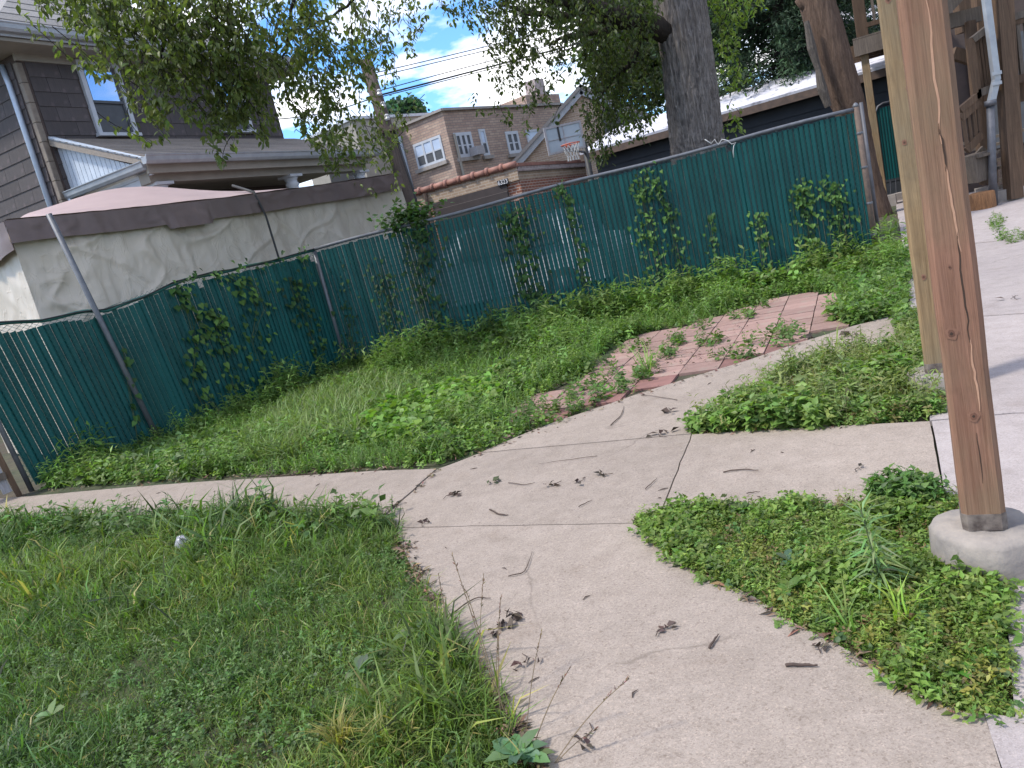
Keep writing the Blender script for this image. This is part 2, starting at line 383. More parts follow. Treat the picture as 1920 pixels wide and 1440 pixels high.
# ------------------------------------------------------------------ mesh helpers
class MB:
    def __init__(s): s.v = []; s.f = []
    def add(s, vs_, fs_):
        o = len(s.v); s.v += [tuple(p) for p in vs_]; s.f += [tuple(i + o for i in q) for q in fs_]; return s
    def box(s, c, d, rz=0.0, bev=0.0):
        x, y, z = d[0] / 2, d[1] / 2, d[2] / 2
        cs, sn = math.cos(rz), math.sin(rz)
        if bev <= 0:
            pts = [(sx * x, sy * y, sz * z) for sz in (-1, 1) for sx, sy in ((-1, -1), (1, -1), (1, 1), (-1, 1))]
            fs = [(3, 2, 1, 0), (4, 5, 6, 7), (0, 1, 5, 4), (1, 2, 6, 5), (2, 3, 7, 6), (3, 0, 4, 7)]
        else:
            ring = [(-x + bev, -y), (x - bev, -y), (x, -y + bev), (x, y - bev), (x - bev, y), (-x + bev, y), (-x, y - bev), (-x, -y + bev)]
            pts = [(a, b, -z) for a, b in ring] + [(a, b, z) for a, b in ring]
            fs = [tuple(range(7, -1, -1)), tuple(range(8, 16))] + [(i, (i + 1) % 8, 8 + (i + 1) % 8, 8 + i) for i in range(8)]
        return s.add([(c[0] + a * cs - b * sn, c[1] + a * sn + b * cs, c[2] + q) for a, b, q in pts], fs)
    def beam(s, p, q, w, h, up=(0, 0, 1)):
        p = Vector(p); q = Vector(q); d = (q - p).normalized(); upv = Vector(up)
        sx = d.cross(upv)
        if sx.length < 1e-4: sx = d.cross(Vector((1, 0, 0)))
        sx.normalize(); sz = sx.cross(d).normalized()
        pts = []
        for e in (p, q):
            for a, b in ((-1, -1), (1, -1), (1, 1), (-1, 1)): pts.append(e + sx * (a * w / 2) + sz * (b * h / 2))
        return s.add(pts, [(3, 2, 1, 0), (4, 5, 6, 7), (0, 1, 5, 4), (1, 2, 6, 5), (2, 3, 7, 6), (3, 0, 4, 7)])
    def tube(s, pts, rad, n=8, cap=True):
        pts = [Vector(p) for p in pts]
        if not hasattr(rad, '__len__'): rad = [rad] * len(pts)
        base = len(s.v); prev = None
        for i, p in enumerate(pts):
            t = (pts[min(i + 1, len(pts) - 1)] - pts[max(i - 1, 0)])
            t = t.normalized() if t.length > 1e-9 else Vector((0, 0, 1))
            if prev is None:
                a = t.cross(Vector((0, 0, 1)))
                if a.length < 1e-3: a = t.cross(Vector((1, 0, 0)))
            else:
                a = prev - t * prev.dot(t)
                if a.length < 1e-6: a = t.orthogonal()
            a.normalize(); prev = a; b = t.cross(a)
            for k in range(n):
                an = 2 * math.pi * k / n
                s.v.append(tuple(p + (a * math.cos(an) + b * math.sin(an)) * rad[i]))
        for i in range(len(pts) - 1):
            for k in range(n):
                s.f.append((base + i * n + k, base + i * n + (k + 1) % n, base + (i + 1) * n + (k + 1) % n, base + (i + 1) * n + k))
        if cap:
            s.f.append(tuple(base + k for k in range(n - 1, -1, -1)))
            s.f.append(tuple(base + (len(pts) - 1) * n + k for k in range(n)))
        return s
    def lathe(s, c, prof, n=16):
        base = len(s.v)
        for r, z in prof:
            for k in range(n):
                an = 2 * math.pi * k / n; s.v.append((c[0] + r * math.cos(an), c[1] + r * math.sin(an), c[2] + z))
        for i in range(len(prof) - 1):
            for k in range(n):
                s.f.append((base + i * n + k, base + i * n + (k + 1) % n, base + (i + 1) * n + (k + 1) % n, base + (i + 1) * n + k))
        s.f.append(tuple(base + k for k in range(n - 1, -1, -1))); s.f.append(tuple(base + (len(prof) - 1) * n + k for k in range(n)))
        return s
    def prism(s, poly, z0, z1):
        n = len(poly)
        ar = sum(poly[i][0] * poly[(i + 1) % n][1] - poly[(i + 1) % n][0] * poly[i][1] for i in range(n))
        if ar < 0: poly = poly[::-1]
        return s.add([(p[0], p[1], z0) for p in poly] + [(p[0], p[1], z1) for p in poly],
                     [tuple(range(n - 1, -1, -1)), tuple(range(n, 2 * n))] + [(i, (i + 1) % n, n + (i + 1) % n, n + i) for i in range(n)])
    def plate(s, poly3, th):                       # planar polygon in space, given a thickness along its normal
        P = [Vector(p) for p in poly3]; nrm = (P[1] - P[0]).cross(P[2] - P[0]).normalized(); n = len(P)
        return s.add([p for p in P] + [p - nrm * th for p in P],
                     [tuple(range(n)), tuple(range(2 * n - 1, n - 1, -1))] + [((i + 1) % n, i, n + i, n + (i + 1) % n) for i in range(n)])
    def mesh(s, name):
        me = bpy.data.meshes.new(name); me.from_pydata(s.v, [], s.f); me.update(); return me
    def build(s, name, mat, parent=None, smooth=False, loc=None, rz=0.0):
        me = s.mesh(name); me.materials.append(mat)
        if smooth: me.polygons.foreach_set('use_smooth', [True] * len(me.polygons))
        o = bpy.data.objects.new(name, me); COL.objects.link(o); o.parent = parent
        if loc is not None: o.location = loc
        if rz: o.rotation_euler = (0, 0, rz)
        return o

def tag(o, label=None, cat=None, group=None, kind=None):
    if label: o['label'] = label
    if cat: o['category'] = cat
    if group: o['group'] = group
    if kind: o['kind'] = kind
    return o
def thing(name, label, cat, loc=(0, 0, 0), rz=0.0, group=None):
    o = bpy.data.objects.new(name, None); o.empty_display_size = 0.1
    COL.objects.link(o); o.location = loc; o.rotation_euler = (0, 0, rz)
    return tag(o, label, cat, group)
def link_mesh(name, me, parent=None, loc=None, rot=None, scale=None, mat_local=None):
    o = bpy.data.objects.new(name, me); COL.objects.link(o); o.parent = parent
    if mat_local is not None: o.matrix_local = mat_local
    if loc is not None: o.location = loc
    if rot is not None: o.rotation_euler = rot
    if scale is not None: o.scale = scale
    return o

# --- leaf templates: unit length along +Y, face up
def T(v, f): return (np.array(v, float), np.array(f, int))
OVAL = T([(0, 0, 0), (0.26, 0.38, 0.09), (0, 0.5, 0), (-0.26, 0.38, 0.09), (0, 1, -0.1)], [(0, 1, 2), (0, 2, 3), (2, 1, 4), (2, 4, 3)])
NARROW = T([(0, 0, 0), (0.13, 0.4, 0.05), (0, 0.5, 0), (-0.13, 0.4, 0.05), (0, 1, -0.12)], [(0, 1, 2), (0, 2, 3), (2, 1, 4), (2, 4, 3)])
ROUND = T([(0, 0, 0), (0.38, 0.3, 0.06), (0.36, 0.72, 0.05), (0, 1, -0.03), (-0.36, 0.72, 0.05), (-0.38, 0.3, 0.06), (0, 0.5, -0.02)],
          [(0, 1, 6), (1, 2, 6), (2, 3, 6), (3, 4, 6), (4, 5, 6), (5, 0, 6)])
HEART = T([(0, 0, 0), (0.22, -0.16, 0.02), (0.46, 0.02, 0.05), (0.42, 0.36, 0.07), (0.18, 0.75, 0.02), (0, 1.05, -0.1),
           (-0.18, 0.75, 0.02), (-0.42, 0.36, 0.07), (-0.46, 0.02, 0.05), (-0.22, -0.16, 0.02), (0, 0.45, -0.03)],
          [(0, 1, 10), (1, 2, 10), (2, 3, 10), (3, 4, 10), (4, 5, 10), (5, 6, 10), (6, 7, 10), (7, 8, 10), (8, 9, 10), (9, 0, 10)])
def blade(bend, w=0.03):
    a, b = math.sin(bend), math.sin(bend * 2.1)
    return T([(-w, 0, 0), (w, 0, 0), (w * 0.8, a * 0.35, 0.5), (-w * 0.8, a * 0.35, 0.5), (0, b * 0.75 + 0.1, 0.92 - 0.3 * b)],
             [(0, 1, 2), (0, 2, 3), (3, 2, 4)])
def rot(yaw, tilt, roll):
    cy, sy, ct, st, cr_, sr = np.cos(yaw), np.sin(yaw), np.cos(tilt), np.sin(tilt), np.cos(roll), np.sin(roll)
    z = np.zeros_like(cy); o = np.ones_like(cy)
    def mk(r): return np.stack([np.stack(q, -1) for q in r], -2)
    Rz = mk([[cy, -sy, z], [sy, cy, z], [z, z, o]])
    Rx = mk([[o, z, z], [z, ct, -st], [z, st, ct]])
    Ry = mk([[cr_, z, sr], [z, o, z], [-sr, z, cr_]])
    return Rz @ Rx @ Ry
def compose(items):
    V, Fc = [], []; o = 0
    for (tv, tf), pos, yaw, tilt, roll, sc in items:
        R = rot(np.array(yaw), np.array(tilt), np.array(roll))
        V.append((tv * sc) @ R.T + np.array(pos)); Fc.append(tf + o); o += len(tv)
    return (np.vstack(V), np.vstack(Fc))
class Cloud:
    """many small leaf pieces gathered into one mesh"""
    def __init__(s): s.V = []; s.F = []; s.C = []; s.n = 0
    def put(s, tpl, P, yaw, tilt, roll, sc, tint):
        tv, tf = tpl; n = len(P)
        if n == 0: return
        P = np.asarray(P, float); sc = np.broadcast_to(np.asarray(sc, float), (n,)) if np.ndim(sc) < 2 else np.asarray(sc)
        R = rot(np.broadcast_to(yaw, (n,)).astype(float), np.broadcast_to(tilt, (n,)).astype(float), np.broadcast_to(roll, (n,)).astype(float))
        X = np.einsum('nij,vj->nvi', R, tv)
        X = X * (sc[:, None, None] if sc.ndim == 1 else sc[:, None, :]) + P[:, None, :]
        m_ = len(tv)
        s.V.append(X.reshape(-1, 3)); s.F.append((tf[None] + (np.arange(n) * m_)[:, None, None] + s.n).reshape(-1, 3))
        s.C.append(np.repeat(np.asarray(tint, float), m_, axis=0)); s.n += n * m_
    def build(s, name, mat, parent=None):
        V = np.vstack(s.V).astype(np.float32); Fc = np.vstack(s.F).astype(np.int32); Cc = np.vstack(s.C)
        me = bpy.data.meshes.new(name)
        me.vertices.add(len(V)); me.vertices.foreach_set('co', V.ravel())
        me.loops.add(Fc.size); me.loops.foreach_set('vertex_index', Fc.ravel())
        me.polygons.add(len(Fc)); me.polygons.foreach_set('loop_start', np.arange(0, Fc.size, 3, dtype=np.int32))
        me.update()
        at_ = me.attributes.new('tint', 'FLOAT_COLOR', 'POINT')
        at_.data.foreach_set('color', np.hstack([Cc, np.ones((len(Cc), 1))]).astype(np.float32).ravel())
        me.materials.append(mat); me.update()
        o = bpy.data.objects.new(name, me); COL.objects.link(o); o.parent = parent
        return o
def tints(n, base, var=0.25, hue=0.12, rng=RNG):
    k = 1 + var * rng.normal(size=(n, 1)).clip(-2, 2)
    h = 1 + hue * rng.normal(size=(n, 3)).clip(-2, 2)
    return np.clip(np.asarray(base)[None] * k * h, 0.004, 0.8)
def inpoly(P, poly):
    x, y = P[:, 0], P[:, 1]; ins = np.zeros(len(P), bool); n = len(poly)
    for i in range(n):
        x1, y1 = poly[i][:2]; x2, y2 = poly[(i + 1) % n][:2]
        c = ((y1 > y) != (y2 > y)) & (x < (x2 - x1) * (y - y1) / (y2 - y1 + 1e-12) + x1)
        ins ^= c
    return ins
def sample(poly, dens, jitter=0.0, rng=RNG):
    a = np.array([p[:2] for p in poly]); lo, hi = a.min(0), a.max(0)
    n = int(dens * np.prod(hi - lo))
    P = rng.uniform(lo, hi, size=(n, 2)); P = P[inpoly(P, poly)]
    if jitter: P = P + rng.normal(size=P.shape) * jitter
    return P

# ================================================================== THE SETTING
g = MB().add([(-300, -100, -0.03), (300, -100, -0.03), (300, 500, -0.03), (-300, 500, -0.03)], [(0, 1, 2, 3)]).build('ground', M['soil'])
tag(g, 'dark bare soil and turf under the yard', 'ground', kind='structure')

def shrink(poly, d):
    c = np.mean(np.array(poly)[:, :2], axis=0); out = []
    for p in poly:
        v = np.array(p[:2]) - c; l = np.linalg.norm(v); out.append(tuple(c + v * (1 - d / max(l, 0.1))))
    return out
def refine(poly, step=0.12, amp=0.012, seed=3):
    out = []
    for i in range(len(poly)):
        a = np.array(poly[i][:2]); b = np.array(poly[(i + 1) % len(poly)][:2])
        n = max(1, int(np.linalg.norm(b - a) / step))
        for k in range(n):
            p = a + (b - a) * k / n
            out.append((p[0] + amp * (vnoise(p[0] * 9, p[1] * 9, seed) - 0.5) * 2, p[1] + amp * (vnoise(p[0] * 9, p[1] * 9, seed + 5) - 0.5) * 2))
    return out
walk = thing('concrete_walk', 'pinkish grey concrete walk of several slabs curving through the yard', 'walk'); walk['kind'] = 'structure'
SL = {
 'front': [(742, 990.6), (1188, 981), (1250, 1030), (1320, 1075), (1400, 1112), (1490, 1168), (1560, 1203), (1650, 1253), (1720, 1293), (1800, 1333), (1843, 1342), (1880, 1445), (1930, 1620), (1000, 1620), (1010, 1440), (975, 1390), (940, 1330), (880, 1250), (830, 1180), (800, 1105), (765, 1050)],
 'mid': [(742, 989), (724, 965.5), (821, 879.5), (900, 849.5), (1100, 832), (1296.5, 814), (1241.5, 950), (1190, 974), (1188, 979.6)],
 'side': [(1298.5, 814), (1450, 804), (1600, 797), (1743.5, 790), (1767.5, 918), (1720, 915), (1600, 945), (1450, 952), (1300, 962), (1243.5, 952)],
 'curve': [(901, 848), (1000, 806), (1040, 791), (1100, 771), (1200, 737), (1300, 706), (1400, 676), (1500, 642), (1600, 611), (1660, 596), (1690, 591), (1697, 640), (1560, 672), (1480, 695), (1400, 752), (1340, 784), (1296.5, 812.4), (1100, 830.4)],
 'left': [(721, 963.5), (818.5, 878.5), (700, 883), (560, 892), (350, 905), (200, 917), (60, 930), (-250, 955), (-260, 1000), (0, 983), (150, 972), (400, 965), (560, 968)],
}
for k_, (nm, px) in enumerate(SL.items()):
    MB().prism(refine(GP(px), 0.12, 0.005, 3), -0.09, 0.0).build('slab', M['walk'], walk)
apron = thing('concrete_apron', 'pale lilac grey concrete paving on the right, running back to the stairs', 'paving'); apron['kind'] = 'structure'
def ap(poly, z=0.0, seed=1): MB().prism(refine(poly, 0.2, 0.01, seed), -0.09, z).build('slab', M['apron'], apron)
ap(GP([(1746, 790), (1770, 918), (1800, 940), (1870, 1090), (1885, 1180), (1900, 1300), (1905, 1348), (1846, 1340), (1883, 1445), (1940, 1620), (2500, 1620), (2500, 760), (1900, 775)]), seed=2)
ap(GP([(1745, 788.6), (1900, 773.6), (2500, 758.6), (2500, 575), (1905, 589.2), (1712, 601.2), (1735, 640)]), seed=3)
ap(GP([(1711, 600), (1905, 588), (2500, 571), (2500, 420), (1905, 449), (1696, 470), (1702, 540)]), seed=4)
ap(GP([(1695, 468.8), (1905, 447.8), (2500, 418.8), (2500, 340), (1905, 372), (1682, 395)]), seed=5)
ap(GP([(1681, 394), (1905, 371), (2500, 339), (2500, 318), (1905, 340), (1680, 358)]), seed=6)

# paver patio
patio = thing('paver_patio', 'patio of square red concrete pavers with weedy joints beside the curved walk', 'patio'); patio['kind'] = 'structure'
pat_px = [(925, 806), (985, 752), (1090, 700), (1140, 648), (1225, 617), (1320, 600), (1420, 566), (1475, 548), (1562, 545), (1584, 570), (1578, 600), (1530, 630), (1440, 660), (1330, 694), (1230, 724), (1130, 758), (1030, 794), (955, 815)]
pat = GP(pat_px)
PAV = 0.325
org = G(1533.7, 551.9)[:2]
ea = np.array([0.44, 0.898]); eb = np.array([0.898, -0.44])
curve_w = [p[:2] for p in GP(SL['curve'])] ; mid_w = [p[:2] for p in GP(SL['mid'])]
pm = MB().box((0, 0, 0), (PAV - 0.010, PAV - 0.010, 0.05), 0, 0.006).mesh('paver'); pm.materials.append(M['paver'])
pe = pm.copy(); pe.materials.clear(); pe.materials.append(M['paver_edge'])
for i in range(-16, 6):
    for j in range(-26, 10):
        c = org + eb * PAV * (i + 0.5) + ea * PAV * (j + 0.5)
        if not inpoly(np.array([c]), pat)[0]: continue
        corners = np.array([c + eb * PAV * 0.5 * a + ea * PAV * 0.5 * b for a in (-1, 1) for b in (-1, 1)])
        if inpoly(np.array([c]), curve_w).any() or inpoly(np.array([c]), mid_w).any(): continue
        near = inpoly(corners - ea * 0.05, curve_w).any()
        o = link_mesh('paver', pe if near else pm, patio, (c[0], c[1], -0.039 + 0.009 * (vnoise(c[0] * 3, c[1] * 3, 4))),
                      (random.uniform(-0.012, 0.012), random.uniform(-0.012, 0.012), math.atan2(eb[1], eb[0]) + random.uniform(-0.012, 0.012)))

# ================================================================== GREEN SLAT FENCE
FP = [np.array(p, float) for p in ((4.93, 9.78), (-2.3, 11.2), (-4.15, 8.85), (-5.1, 7.84))]
def plane_of(i):
    d = FP[i + 1] - FP[i]; d = d / np.linalg.norm(d); return np.array([FP[i][0], FP[i][1], 0]), np.array([-d[1], d[0], 0]), np.array([d[0], d[1], 0])
def fence_pt(px, py):
    b1 = 640; i = 0 if px > b1 else 1
    if i == 1:
        q = onplane(px, py, *plane_of(1)[:2])
        if np.dot(q[:2] - FP[2], plane_of(1)[2][:2]) > 0: i = 2
    return onplane(px, py, *plane_of(i)[:2]), i
_sp = [(-0.0300, 0.018), (-0.0245, 0.001), (-0.013, -0.006), (0.013, -0.006), (0.0245, 0.001), (0.0300, 0.018), (0.012, 0.004), (-0.012, 0.004)]
slat_mesh = MB().add([(a, b, 0) for a, b in _sp] + [(a, b, 1) for a, b in _sp], [(i, (i + 1) % 8, 8 + (i + 1) % 8, 8 + i) for i in range(8)] + [tuple(range(8, 16))]).mesh('slat'); slat_mesh.materials.append(M['slat'])
PITCH_S = 0.0635
FLIP = {}
for _i in range(3):
    _d2 = FP[_i + 1] - FP[_i]; FLIP[_i] = 0 if np.dot(np.array([_d2[1], -_d2[0]]), -FP[_i]) > 0 else 1
rail_px_left = [(632, 456), (560, 478), (470, 499), (400, 513), (330, 530), (270, 556), (200, 584), (150, 585), (80, 600), (0, 608)]
def fence_section(root, i, lean0, lean1, ztop):
    p, nrm, d = plane_of(i); L = np.linalg.norm(FP[i + 1] - FP[i]); ang = math.atan2(d[1], d[0])
    n = int(L / PITCH_S)
    for k in range(n):
        s = (k + 0.5) * PITCH_S; z1 = ztop(s) - 0.045 + random.uniform(-0.012, 0.008)
        if random.random() < 0.04: z1 -= random.uniform(0.02, 0.12)
        ln = lean0 + (lean1 - lean0) * s / L
        o = link_mesh('slat', slat_mesh, root)
        M4 = Matrix.Translation((p[0] + d[0] * s, p[1] + d[1] * s, 0.02)) @ Matrix.Rotation(ang, 4, 'Z') @ Matrix.Rotation(ln + random.uniform(-0.0015, 0.0015), 4, 'Y') @ Matrix.Rotation(random.uniform(-0.1, 0.1) + math.pi * FLIP[i], 4, 'Z') @ Matrix.Diagonal(((0.92 if i == 0 and 3.6 < s < 6.4 else 1.03 if i == 2 else 1.0) - 0.06 * random.random() ** 5, 1, z1 - 0.02, 1))
        o.matrix_local = M4
    # chain link wires, in front of and behind the slats
    mb = MB(); off = np.array([-d[1], d[0]]) ; H = 1.85
    sgn = -1 if np.dot(nrm[:2], -p[:2]) < 0 else 1
    for k in range(int((L + H) / 0.0635)):
        for way in (1, -1):
            a = k * 0.0635 - H; pts = []
            s0, s1 = max(0, a), min(L, a + H)
            if s1 - s0 < 0.03: continue
            for s in (s0, s1):
                zz = (s - a) if way == 1 else H - (s - a)
                zz = min(zz, ztop(s) - 0.02)
                ln = lean0 + (lean1 - lean0) * s / L
                o2 = nrm[:2] * sgn * (0.008 if way == 1 else 0.0065)
                pts.append((p[0] + d[0] * (s + zz * math.sin(ln)) + o2[0], p[1] + d[1] * (s + zz * math.sin(ln)) + o2[1], zz + 0.03))
            mb.tube(pts, 0.0021, 3, False)
    w = mb.build('chain_link_wire', M['wire'], root); w['kind'] = 'stuff'
def tube_part(name, pts, r, mat, root, n=10):
    return MB().tube(pts, r, n).build(name, mat, root, True)

fr = thing('slat_fence', 'tall teal green slat fence with straight steel top rail in front of the big tree', 'fence', (FP[0][0], FP[0][1], 0))
fr.location = (0, 0, 0)
R0p = onplane(1597, 206, *plane_of(0)[:2]); R1p = onplane(632, 457, *plane_of(0)[:2])
LR = np.linalg.norm(FP[1] - FP[0])
ztopR = lambda s: R0p[2] + (R1p[2] - R0p[2]) * s / LR + 0.012 * math.sin(s * 2.1)
fence_section(fr, 0, 0.0, 0.03, ztopR)
dR = plane_of(0)[2]
rp = [np.array([FP[0][0] + dR[0] * s, FP[0][1] + dR[1] * s, ztopR(s)]) for s in np.linspace(0.02, LR, 26)]
tube_part('top_rail', rp, 0.024, M['steel'], fr)
for s in (0.0, 2.55, 5.0, LR):
    c = FP[0] + dR[:2] * s
    nrm = plane_of(0)[1][:2]; back = 0.045 if s not in (0.0, LR) else 0.0
    c2 = c + (nrm if np.dot(nrm, -c) < 0 else -nrm) * back
    pt = tube_part('post', [(c2[0], c2[1], -0.05), (c2[0], c2[1], ztopR(s) + (0.02 if s == 0.0 else -0.03))], 0.031 if s else 0.036, M['rust'] if s == 0.0 else M['steel'], fr)
    if s == 0.0: MB().lathe((c2[0], c2[1], ztopR(s) + 0.02), [(0.036, 0), (0.036, 0.02), (0.022, 0.045), (0.004, 0.055)], 10).build('post_cap', M['steel'], fr, True)
for z in (0.35, 0.75, 1.2, 1.62):
    c = FP[0]; MB().lathe((c[0], c[1], z), [(0.04, -0.014), (0.043, 0), (0.04, 0.014)], 12).build('tension_band', M['steel'], fr)
for k in range(12):
    s = 0.35 + k * 0.62; q = FP[0] + dR[:2] * s
    MB().tube([(q[0] + 0.027 * math.cos(a) * plane_of(0)[1][0], q[1] + 0.027 * math.cos(a) * plane_of(0)[1][1], ztopR(s) + 0.027 * math.sin(a) - 0.002 * i) for i, a in enumerate(np.linspace(0, 6.2, 12))], 0.0035, 5).build('tie_wire', M['steel'], fr)
# string knotted round the rail
sp = [onplane(x, y, *plane_of(0)[:2]) + np.array([0, -0.035, 0]) for x, y in ((1320, 262), (1332, 270), (1338, 262), (1345, 272), (1352, 262), (1362, 264), (1370, 271), (1378, 268), (1374, 274), (1373, 284), (1374, 296))]
st = MB().tube(sp, 0.006, 5).build('knotted_string', M['net'], None, True)
tag(st, 'pale string knotted round the fence rail in front of the tree trunk', 'string')

fl = thing('slat_fence', 'leaning teal green slat fence with sagging top rail in front of the tarp', 'fence')
rails = []
for x, y in rail_px_left:
    q, i = fence_pt(min(x, 638), y); rails.append((q, i))
def ztop_left(i):
    p, nrm, d = plane_of(i)
    pts = sorted([(float(np.dot(q[:2] - p[:2], d[:2])), q[2]) for q, _ in rails])
    xs = np.array([a for a, _ in pts]); zs = np.array([b for _, b in pts])
    return lambda s: float(np.interp(s, xs, zs))
fence_section(fl, 1, 0.02, 0.12, ztop_left(1)); fence_section(fl, 2, 0.12, 0.13, ztop_left(2))
rl = []
for i in (1, 2):
    p, nrm, d = plane_of(i); L = np.linalg.norm(FP[i + 1] - FP[i]); zf = ztop_left(i)
    for s in np.linspace(0, L, 14): rl.append((p[0] + d[0] * s, p[1] + d[1] * s, zf(s) + 0.01 * math.sin(s * 7)))
tube_part('top_rail', rl, 0.02, M['wire'], fl)
pb = np.array([FP[2][0], FP[2][1], 0.0]); ptop = onplane(92, 402, *plane_of(1)[:2])
dirp = (ptop - pb)
off = -pb[:2] / np.linalg.norm(pb[:2]) * 0.05
tube_part('post', [(pb[0] + off[0] + dirp[0] * t, pb[1] + off[1] + dirp[1] * t, pb[2] + dirp[2] * t) for t in (-0.02, 0.5, 1.0)], 0.03, M['steel'], fl)
tube_part('post', [(FP[3][0], FP[3][1], -0.05), (FP[3][0] - 0.12, FP[3][1] - 0.1, ztop_left(2)(np.linalg.norm(FP[3] - FP[2])))], 0.026, M['steel'], fl)
cable = []
for k, (q, i) in enumerate(rails):
    cable.append(q + np.array([0, -0.03, 0.01 + 0.018 * math.sin(k * 2.3)]))
tube_part('black_cable', cable, 0.009, M['black'], fl, 6)

# low picket gate by the left frame edge
gd = -plane_of(2)[2]; gdir = np.array([-0.80, -0.60]); gp0 = FP[3] + np.array([-0.06, -0.07])
gate = thing('picket_gate', 'low weathered picket gate with brown post at the end of the green fence', 'gate', (gp0[0], gp0[1], 0), math.atan2(gdir[1], gdir[0]))
def leanbox(mb, x, w, th, h, y=0.0, lean=0.10, z0=-0.02):
    return mb.add([(x - w / 2 + lean * z * 1.0, y + sy * th / 2, z) for z in (z0, h) for sy in (-1,) ] , []) if False else mb.beam((x, y, z0), (x + lean * h, y, h), w, th, (0, 1, 0))
MB().beam((0.03, 0, -0.03), (0.14, 0, 1.02), 0.055, 0.06, (0, 1, 0)).build('gate_post', M['deck'], gate)
for k in range(6):
    MB().beam((0.115 + k * 0.125, 0.01, 0.04), (0.205 + k * 0.125, 0.01, 0.92 + 0.02 * (k % 2)), 0.085, 0.02, (0, 1, 0)).build('picket', M['picket'], gate)
for z in (0.22, 0.72): MB().beam((0.08, 0.045, z), (1.0, 0.045, z), 0.03, 0.07, (0, 0, 1)).build('rail', M['deck_grey'], gate)

# ================================================================== TARP COVERED CANOPY
t0 = onplane(23, 421, (-4.95, 9.3, 0), (0.746, -0.666, 0)); t1 = onplane(742, 331, (-4.95, 9.3, 0), (0.746, -0.666, 0))
tx = (t1 - t0); tx[2] = 0; TL = np.linalg.norm(tx); tx /= TL; tang = math.atan2(tx[1], tx[0])
tarp = thing('tarp_shelter', 'long shelter wrapped in a tan and brown tarp behind the green fence', 'tarp shelter', (t0[0], t0[1], 0), tang)
ZL, ZR = t0[2], t1[2]
def zedge(x): return ZL + (ZR - ZL) * x / TL - 0.05 * math.sin(math.pi * x / TL)
def grid(nx, nz, fn):
    vs_ = [fn(i / nx, j / nz) for j in range(nz + 1) for i in range(nx + 1)]
    fs = [(j * (nx + 1) + i, j * (nx + 1) + i + 1, (j + 1) * (nx + 1) + i + 1, (j + 1) * (nx + 1) + i) for j in range(nz) for i in range(nx)]
    return MB().add(vs_, fs)
def wr(x, z, sd=0):
    pl = float(fbm(x * 3.4 + 0.5 * z, z * 0.28 + 3, 21 + sd, 3)); pl2 = float(fbm(x * 9 - 1.2 * z, z * 0.5, 33 + sd, 2))
    r = max(0.0, 1 - abs(2 * float(fbm(x * 1.3 + z * 1.2, z * 0.8 - x * 0.5, 41 + sd, 2)) - 1) * 4.5)
    r2 = max(0.0, 1 - abs(2 * float(fbm(x * 1.0 - z * 1.7, z * 0.7 + x * 0.9, 47 + sd, 2)) - 1) * 5)
    pl3 = 1 - abs(2 * float(fbm(x * 7 - 4.5 * z, z * 3.2 + x * 2.0, 71 + sd, 3)) - 1)
    return 0.13 * pl + 0.022 * pl2 + 0.022 * r ** 2 + 0.026 * r2 ** 2 + 0.006 * pl3 ** 6
def wallf(u, v):
    x = -0.06 + u * (TL + 0.06); z = v * zedge(x)
    return (x, 0.06 - float(wr(x, z)) - 0.10 * (1 - v) * math.sin(x * 1.3) * 0.5, z)
TD = 3.0
grid(320, 110, wallf).build('tarp_wall', M['tarp'], tarp, True)
grid(50, 40, lambda u, v: (0.05 - float(wr(u * TD + 30, v * zedge(0))) * 0.8, 0.06 + u * TD, v * zedge(0))).build('tarp_wall', M['tarp'], tarp, True)
grid(10, 10, lambda u, v: (TL - 0.03, 0.06 + u * TD, v * zedge(TL))).build('tarp_wall', M['tarp'], tarp, True)
def bandf(u, v):
    x = -0.12 + u * (TL + 0.12); hh = 0.26 - 0.015 * math.sin(x * 1.7 + 1) ** 2 + 0.015 * float(vnoise(x * 1.4, 2.0, 5))
    if 1.7 < x < 2.35: hh += 0.06
    fl_ = 0.07 if 1.75 < x < 2.3 else 0.0
    return (x, -0.115 + 0.02 * v - float(wr(x * 1.7, v * 0.6, 9)) * 0.55 - fl_ * (1 - v), zedge(x) + 0.03 - (1 - v) * hh)
grid(160, 10, bandf).build('tarp_valance', M['tarp_band'], tarp, True)
grid(30, 6, lambda u, v: (-0.07 - float(wr(u * 3, v, 3)) * 0.5, -0.1 + u * TD, zedge(0) + 0.03 - (1 - v) * (0.32 + 0.25 * u))).build('tarp_valance', M['tarp_band'], tarp, True)
def roofz(x, v):
    pk = 0.40 * math.exp(-((x - 2.2) / 1.5) ** 2) + 0.16
    pr = v / 0.55 if v < 0.55 else (1 - v) / 0.45 * 0.6 + 0.4
    return pk * pr * min(1, x / 0.9 + 0.15) * (1 if x < TL - 0.6 else max(0.25, (TL - x) / 0.6))
def rooff(u, v):
    x = -0.08 + u * (TL + 0.1)
    return (x, -0.13 + v * (TD + 0.2), zedge(max(0, x)) + 0.035 + roofz(max(0, x), v) + 0.02 * float(fbm(x * 3, v * 6, 8)))
grid(90, 24, rooff).build('tarp_roof', M['tarp_roof'], tarp, True)
xs_ = None
for px in (462,):
    q = onplane(px, 350, (t0[0], t0[1], 0), (0.746, -0.666, 0)); xs_ = float(np.dot(q - t0, tx))
MB().tube([(xs_ - 0.02, 0.3, zedge(xs_) + 0.25), (xs_, -0.14, zedge(xs_) + 0.06), (xs_ + 0.03, -0.22, zedge(xs_) - 0.3), (xs_ + 0.06, -0.20, zedge(xs_) - 1.1), (xs_ + 0.1, -0.2, 0.3)], [0.02, 0.02, 0.016, 0.016, 0.016], 6).build('strap', M['black'], tarp, True)

